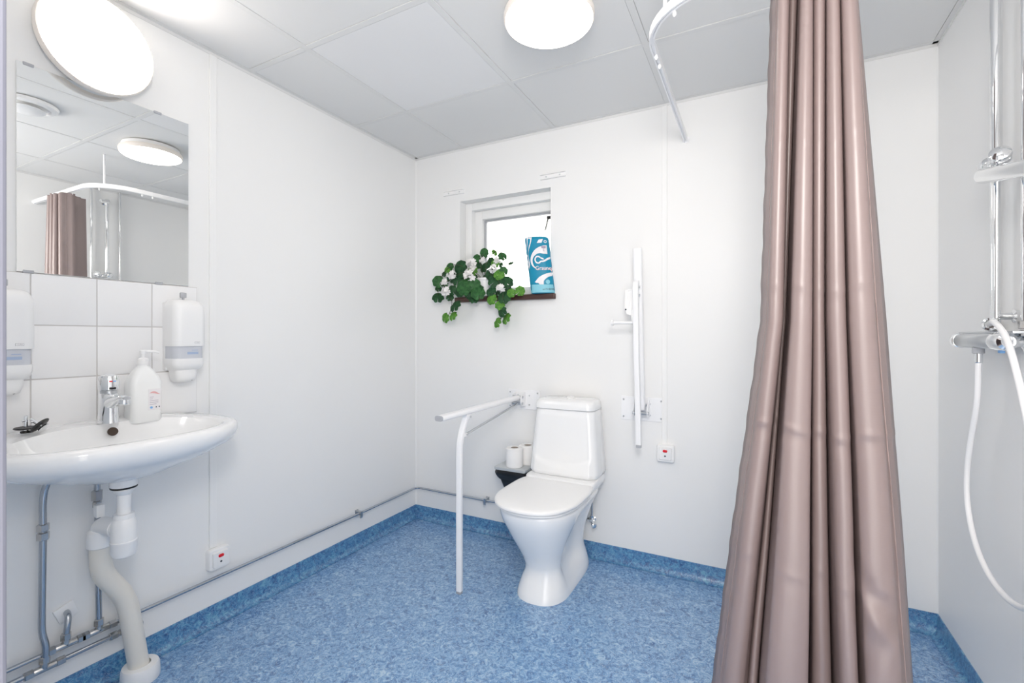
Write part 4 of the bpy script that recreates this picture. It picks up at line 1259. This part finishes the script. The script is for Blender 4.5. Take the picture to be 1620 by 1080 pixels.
# curtain: one hanging sheet; plan outlines at three heights, left to right
def fold_plan(xs, yv, yf, hemL, hemR, fill=0.95):
    """xs: [left edge, hem seam, strand edge..., right seam, right edge] -> list of (x, y)"""
    out = []
    # left hem flap
    out += [(xs[0], hemL[0]), (xs[0] * 0.5 + xs[1] * 0.5, hemL[1]), (xs[1], hemL[2])]
    for i in range(1, len(xs) - 2):
        a, b = xs[i], xs[i + 1]
        v0, v1, f = yv[i - 1], yv[i], yf[i - 1]
        c, r = (a + b) / 2, (b - a) / 2
        k = min(1.25, 0.020 / max(r, 1e-4)) if r > 0.016 else 1.25
        yc = f + r * k
        ro = r * fill
        out.append((a + r * 0.03, yc + (v0 - yc) * 0.55 if v0 > yc else v0))
        n = 13
        for q_ in range(n + 1):
            ph = math.pi * q_ / n
            out.append((c - ro * math.cos(ph), yc - r * k * math.sin(ph)))
        out.append((b - r * 0.03, yc + (v1 - yc) * 0.55 if v1 > yc else v1))
        out.append((b, max(v1, yc)))
    out += [(xs[-2] * 0.5 + xs[-1] * 0.5, hemR[0]), (xs[-1], hemR[1])]
    return out
top = fold_plan([0.033, 0.047, 0.074, 0.094, 0.121, 0.146, 0.172, 0.201, 0.212],
                [1.33, 1.420, 1.45, 1.46, 1.44, 1.45, 1.312], [1.300, 1.375, 1.290, 1.300, 1.290, 1.285], (1.375, 1.355, 1.335), (1.325, 1.355))
midp = fold_plan([0.010, 0.024, 0.062, 0.072, 0.120, 0.146, 0.186, 0.240, 0.266],
                 [1.33, 1.45, 1.45, 1.47, 1.44, 1.46, 1.300], [1.295, 1.43, 1.275, 1.310, 1.285, 1.275], (1.375, 1.355, 1.335), (1.315, 1.345), 0.91)
bot = fold_plan([-0.098, -0.078, -0.015, 0.010, 0.118, 0.168, 0.214, 0.298, 0.320],
                [1.365, 1.380, 1.40, 1.50, 1.46, 1.48, 1.300], [1.340, 1.355, 1.265, 1.350, 1.285, 1.270], (1.40, 1.385, 1.368), (1.315, 1.350), 0.81)
ZTOP, ZBOT = 2.082, 0.025
rows = []
NR = 270
rnd = random.Random(3)
for r in range(NR + 1):
    z = ZTOP + (ZBOT - ZTOP) * r / NR
    # three key heights: 2.0, 1.20, 0.30
    if z >= 1.20:
        f = min(1.0, (2.0 - z) / 0.8)
        A, B_ = top, midp
    else:
        f = (1.20 - z) / 0.90
        A, B_ = midp, bot
    row = []
    n = len(A)
    for j in range(n):
        x = A[j][0] + (B_[j][0] - A[j][0]) * f
        y = A[j][1] + (B_[j][1] - A[j][1]) * f
        u = j / (n - 1)
        # crosswise packing creases, sag between the hooks, soft wrinkles
        for zc, amp, wd in ((0.940, 0.0038, 0.0075), (1.275, 0.0015, 0.008), (1.62, 0.0006, 0.009), (0.60, 0.0010, 0.009)):
            zcc = zc + 0.010 * math.sin(u * 7.0) + 0.004 * math.sin(u * 23)
            y -= amp * math.exp(-((z - zcc) / wd) ** 2) - amp * 0.6 * math.exp(-((z - zcc + 0.022) / 0.016) ** 2)
        w = sstep(1.5, 0.3, z)
        y += w * 0.0018 * math.sin(9 * u * math.pi + z * 6.0) * math.sin(z * 9 + u * 5)
        x += w * 0.0010 * math.sin(z * 7 + u * 9)
        if u > 0.76:
            y += 0.006 * math.exp(-((z - 0.66 + (u - 0.8) * 0.8) / 0.030) ** 2) * sstep(0.76, 0.85, u) * sstep(0.99, 0.93, u)
            y -= 0.006 * math.exp(-((z - 0.60 + (u - 0.8) * 0.8) / 0.030) ** 2) * sstep(0.76, 0.85, u) * sstep(0.99, 0.93, u)
            y += 0.005 * math.exp(-((z - 0.40 - (u - 0.8) * 0.9) / 0.035) ** 2) * sstep(0.76, 0.85, u) * sstep(0.99, 0.93, u)
        if u < 0.03:
            x += 0.0007 * math.sin(z * 37) + 0.0006 * math.sin(z * 91)
        dz = -0.010 * (0.5 - 0.5 * math.cos(u * 2 * math.pi * 4)) * sstep(1.9, 2.08, z)
        row.append((x, y, z + dz))
    rows.append(row)
cur = thing('shower_curtain', 'taupe satin shower curtain gathered in long vertical folds', 'shower curtain', (0.13, RY, 0.025))
MB().loft(rows, closed=False).build('cloth', 'curtain', cur, smooth=80)
cl = bpy.data.objects[cur.children[0].name]
so = cl.modifiers.new('thickness', 'SOLIDIFY')
so.thickness = 0.0012
so.offset = 1.0
# stitched hems down both sides
for j0, j1, j2 in ((0, 1, 2), (-3, -2, -1)):
    hm = MB()
    pr = [[rows[r][j2 if j0 == 0 else j0][0], rows[r][j2 if j0 == 0 else j0][1] - 0.0022, rows[r][0][2]] for r in range(NR + 1)]
    hm.tube([tuple(p) for p in pr], 0.0013, 6)
    hm.build('hem_seam', 'hem', cur, smooth=60)
for k in range(5):
    u = 0.05 + 0.16 * k / 4
    x, y = 0.05 + 0.04 * k, RY
    q = MB()
    q.tube([(x + 0.010 * math.sin(a), y, RZ - 0.026 + 0.013 * math.cos(a)) for a in [2 * math.pi * i / 16 for i in range(17)]], 0.0014, 6, caps=False)
    q.build('curtain_hook', 'plastic', cur, smooth=60)

# riser with sliding holder
rs = thing('shower_riser', 'chrome shower riser bar with a sliding handset holder on the right wall', 'shower riser', (0.586, 1.752, 1.16))
sxp, syp = 0.588, 1.758
MB().cyl((sxp, syp, 1.195), (sxp, syp, 1.64), 0.0088, seg=18).build('lower_bar', 'chrome', rs)
MB().cyl((sxp, syp, 1.60), (sxp, syp, 2.215), 0.0125, seg=18).build('upper_bar', 'chrome', rs)
q = MB().lathe([(0.022, 0.0), (0.022, 0.012), (0.014, 0.018), (0.012, 0.045)], (XR, syp, 2.20), (-1, 0, 0), 22)
q.sphere((sxp, syp, 2.205), 0.021, (1, 1, 0.9))
q.cyl((sxp - 0.01, syp - 0.005, 2.20), (sxp - 0.03, syp - 0.050, 2.195), 0.014, 0.011)
q.build('top_bracket', 'chrome', rs)
MB().lathe([(0.018, 0.0), (0.018, 0.008), (0.010, 0.012), (0.009, 0.043)], (XR, syp, 1.215), (-1, 0, 0), 22).build('lower_bracket', 'chrome', rs)
q = MB()
q.lathe([(0.010, -0.030), (0.011, -0.012), (0.019, -0.011), (0.0225, -0.008), (0.0225, 0.004), (0.0205, 0.006), (0.0205, 0.007), (0.0235, 0.009), (0.022, 0.018), (0.012, 0.025), (0.0, 0.026)], (sxp - 0.012, syp - 0.058, 1.636), (-0.30, -0.85, 0.42), 28)
q.build('clamp_knob', 'chrome', rs)
q = MB().sphere((sxp - 0.012, syp + 0.006, 1.634), 0.026, (0.9, 1.15, 0.95), 20, 12)
q.box((sxp - 0.030, syp - 0.045, 1.606), (sxp + 0.012, syp + 0.022, 1.640), 0.012, 3)
q.build('slider', 'chrome', rs)
q = MB()
a0, a1 = Vector((sxp - 0.030, syp - 0.010, 1.604)), Vector((sxp - 0.038, 1.440, 1.534))
dd = (a1 - a0).normalized()
q.tube([a0, a0 + dd * 0.003, a0 + dd * 0.008, a1 - dd * 0.01, a1], [0.018, 0.0205, 0.0215, 0.0195, 0.018], 24)
q.build('holder_arm', 'chrome', rs)
q = MB()
rc = Vector((sxp - 0.026, syp - 0.044, 1.192))
q.lathe([(0.012, -0.008), (0.017, -0.006), (0.0185, 0.0), (0.017, 0.006), (0.012, 0.008), (0.0125, 0.0), (0.012, -0.008)], rc, (-0.42, -0.9, 0.15), 24, caps=False)
q.cyl(rc + Vector((0.010, 0.012, 0.004)), (sxp, syp, 1.205), 0.008, seg=12)
q.build('hose_ring', 'chrome', rs)
# mixer
mxr = thing('shower_mixer', 'chrome and grey bar shower mixer on the right wall', 'shower mixer', (0.56, 1.78, 1.14))
mx_, mz_ = 0.560, 1.147
MB().lathe([(0.0195, 1.668), (0.0205, 1.670), (0.0205, 1.905), (0.0195, 1.907)], (mx_, 0, mz_), (0, 1, 0), 28).build('body', 'satin', mxr)
MB().lathe([(0.0, 1.946), (0.012, 1.945), (0.0195, 1.938), (0.0225, 1.925), (0.0222, 1.909), (0.018, 1.907)], (mx_, 0, mz_), (0, 1, 0), 28).build('flow_handle', 'chrome', mxr)
q = MB().lathe([(0.018, 1.668), (0.0235, 1.666), (0.0245, 1.650), (0.0240, 1.622), (0.0215, 1.612), (0.014, 1.607), (0.010, 1.6085), (0.0, 1.6085)], (mx_, 0, mz_), (0, 1, 0), 28)
q.build('heat_handle', 'chrome', mxr)
MB().lathe([(0.0, 1.606), (0.006, 1.6065), (0.008, 1.609)], (mx_, 0, mz_), (0, 1, 0), 20).build('end_cap', 'satin', mxr)
MB().box((mx_ - 0.006, 1.634, mz_ - 0.030), (mx_ + 0.004, 1.650, mz_ - 0.021), 0.002).build('blue_button', 'prblue', mxr, label='blue temperature stop')
q = MB()
for y in (1.70, 1.855):
    q.lathe([(0.030, 0.0), (0.030, 0.006), (0.018, 0.012), (0.015, 0.014), (0.015, 0.060)], (XR, y, mz_), (-1, 0, 0), 24)
q.build('wall_union', 'chrome', mxr)
q = MB().box((mx_ + 0.005, 1.60, mz_ + 0.020), (XR, 1.95, mz_ + 0.027), 0.002)
q.build('back_bar', 'satin', mxr)
q = MB().lathe([(0.013, 0.018), (0.0135, 0.020), (0.0135, 0.034), (0.011, 0.036)], (mx_, 1.785, mz_), (0, 0, -1), 18)
q.build('outlet_nut', 'greyp', mxr)
# hose
hs = thing('shower_hose', 'white shower hose looping down from the mixer', 'hose', (mx_, 1.785, 1.09))
MB().lathe([(0.0095, 0.034), (0.0095, 0.060), (0.0080, 0.062)], (mx_, 1.785, mz_), (0, 0, -1), 16).build('ferrule', 'chrome', hs)
hp_ = [(mx_, 1.785, 1.095), (mx_, 1.787, 1.06), (mx_ + 0.002, 1.803, 0.97), (mx_ + 0.004, 1.850, 0.86), (mx_ + 0.005, 1.880, 0.77), (mx_ + 0.004, 1.880, 0.68), (mx_ + 0.003, 1.845, 0.60), (mx_, 1.780, 0.545), (mx_ - 0.002, 1.690, 0.512), (mx_ - 0.005, 1.580, 0.510), (mx_ - 0.01, 1.47, 0.55), (mx_ - 0.015, 1.405, 0.64), (mx_ - 0.02, 1.40, 0.78), (mx_ - 0.022, 1.44, 0.93), (mx_ - 0.020, 1.505, 1.065), (mx_ - 0.012, 1.585, 1.155), (rc.x - 0.010, rc.y - 0.055, 1.196), (rc.x, rc.y + 0.004, 1.194)]
MB().tube(smooth_path(hp_, 7), 0.0072, 14).build('tube', 'hose', hs, smooth=60)
# supply pipes on the right wall
def wallpipe(name, y, label):
    t = thing(name, label, 'water pipe', (XR - 0.018, y, 1.15), 'chrome supply pipes on the right wall')
    MB().cyl((XR - 0.018, y, 1.17), (XR - 0.018, y, ZC + 0.03), 0.0075, seg=14).build('pipe', 'chrome', t)
    q = MB()
    nut(q, (XR - 0.018, y, 1.190), (0, 0, 1), 0.013, 0.018)
    nut(q, (XR - 0.018, y, 1.168), (0, 0, 1), 0.011, 0.014)
    q.build('coupling', 'fit', t, smooth=30)
    return t
wallpipe('supply_pipe', 1.852, 'chrome supply pipe on the right wall, behind the riser')
wallpipe('supply_pipe.001', 1.672, 'chrome supply pipe on the right wall, nearest the doorway')
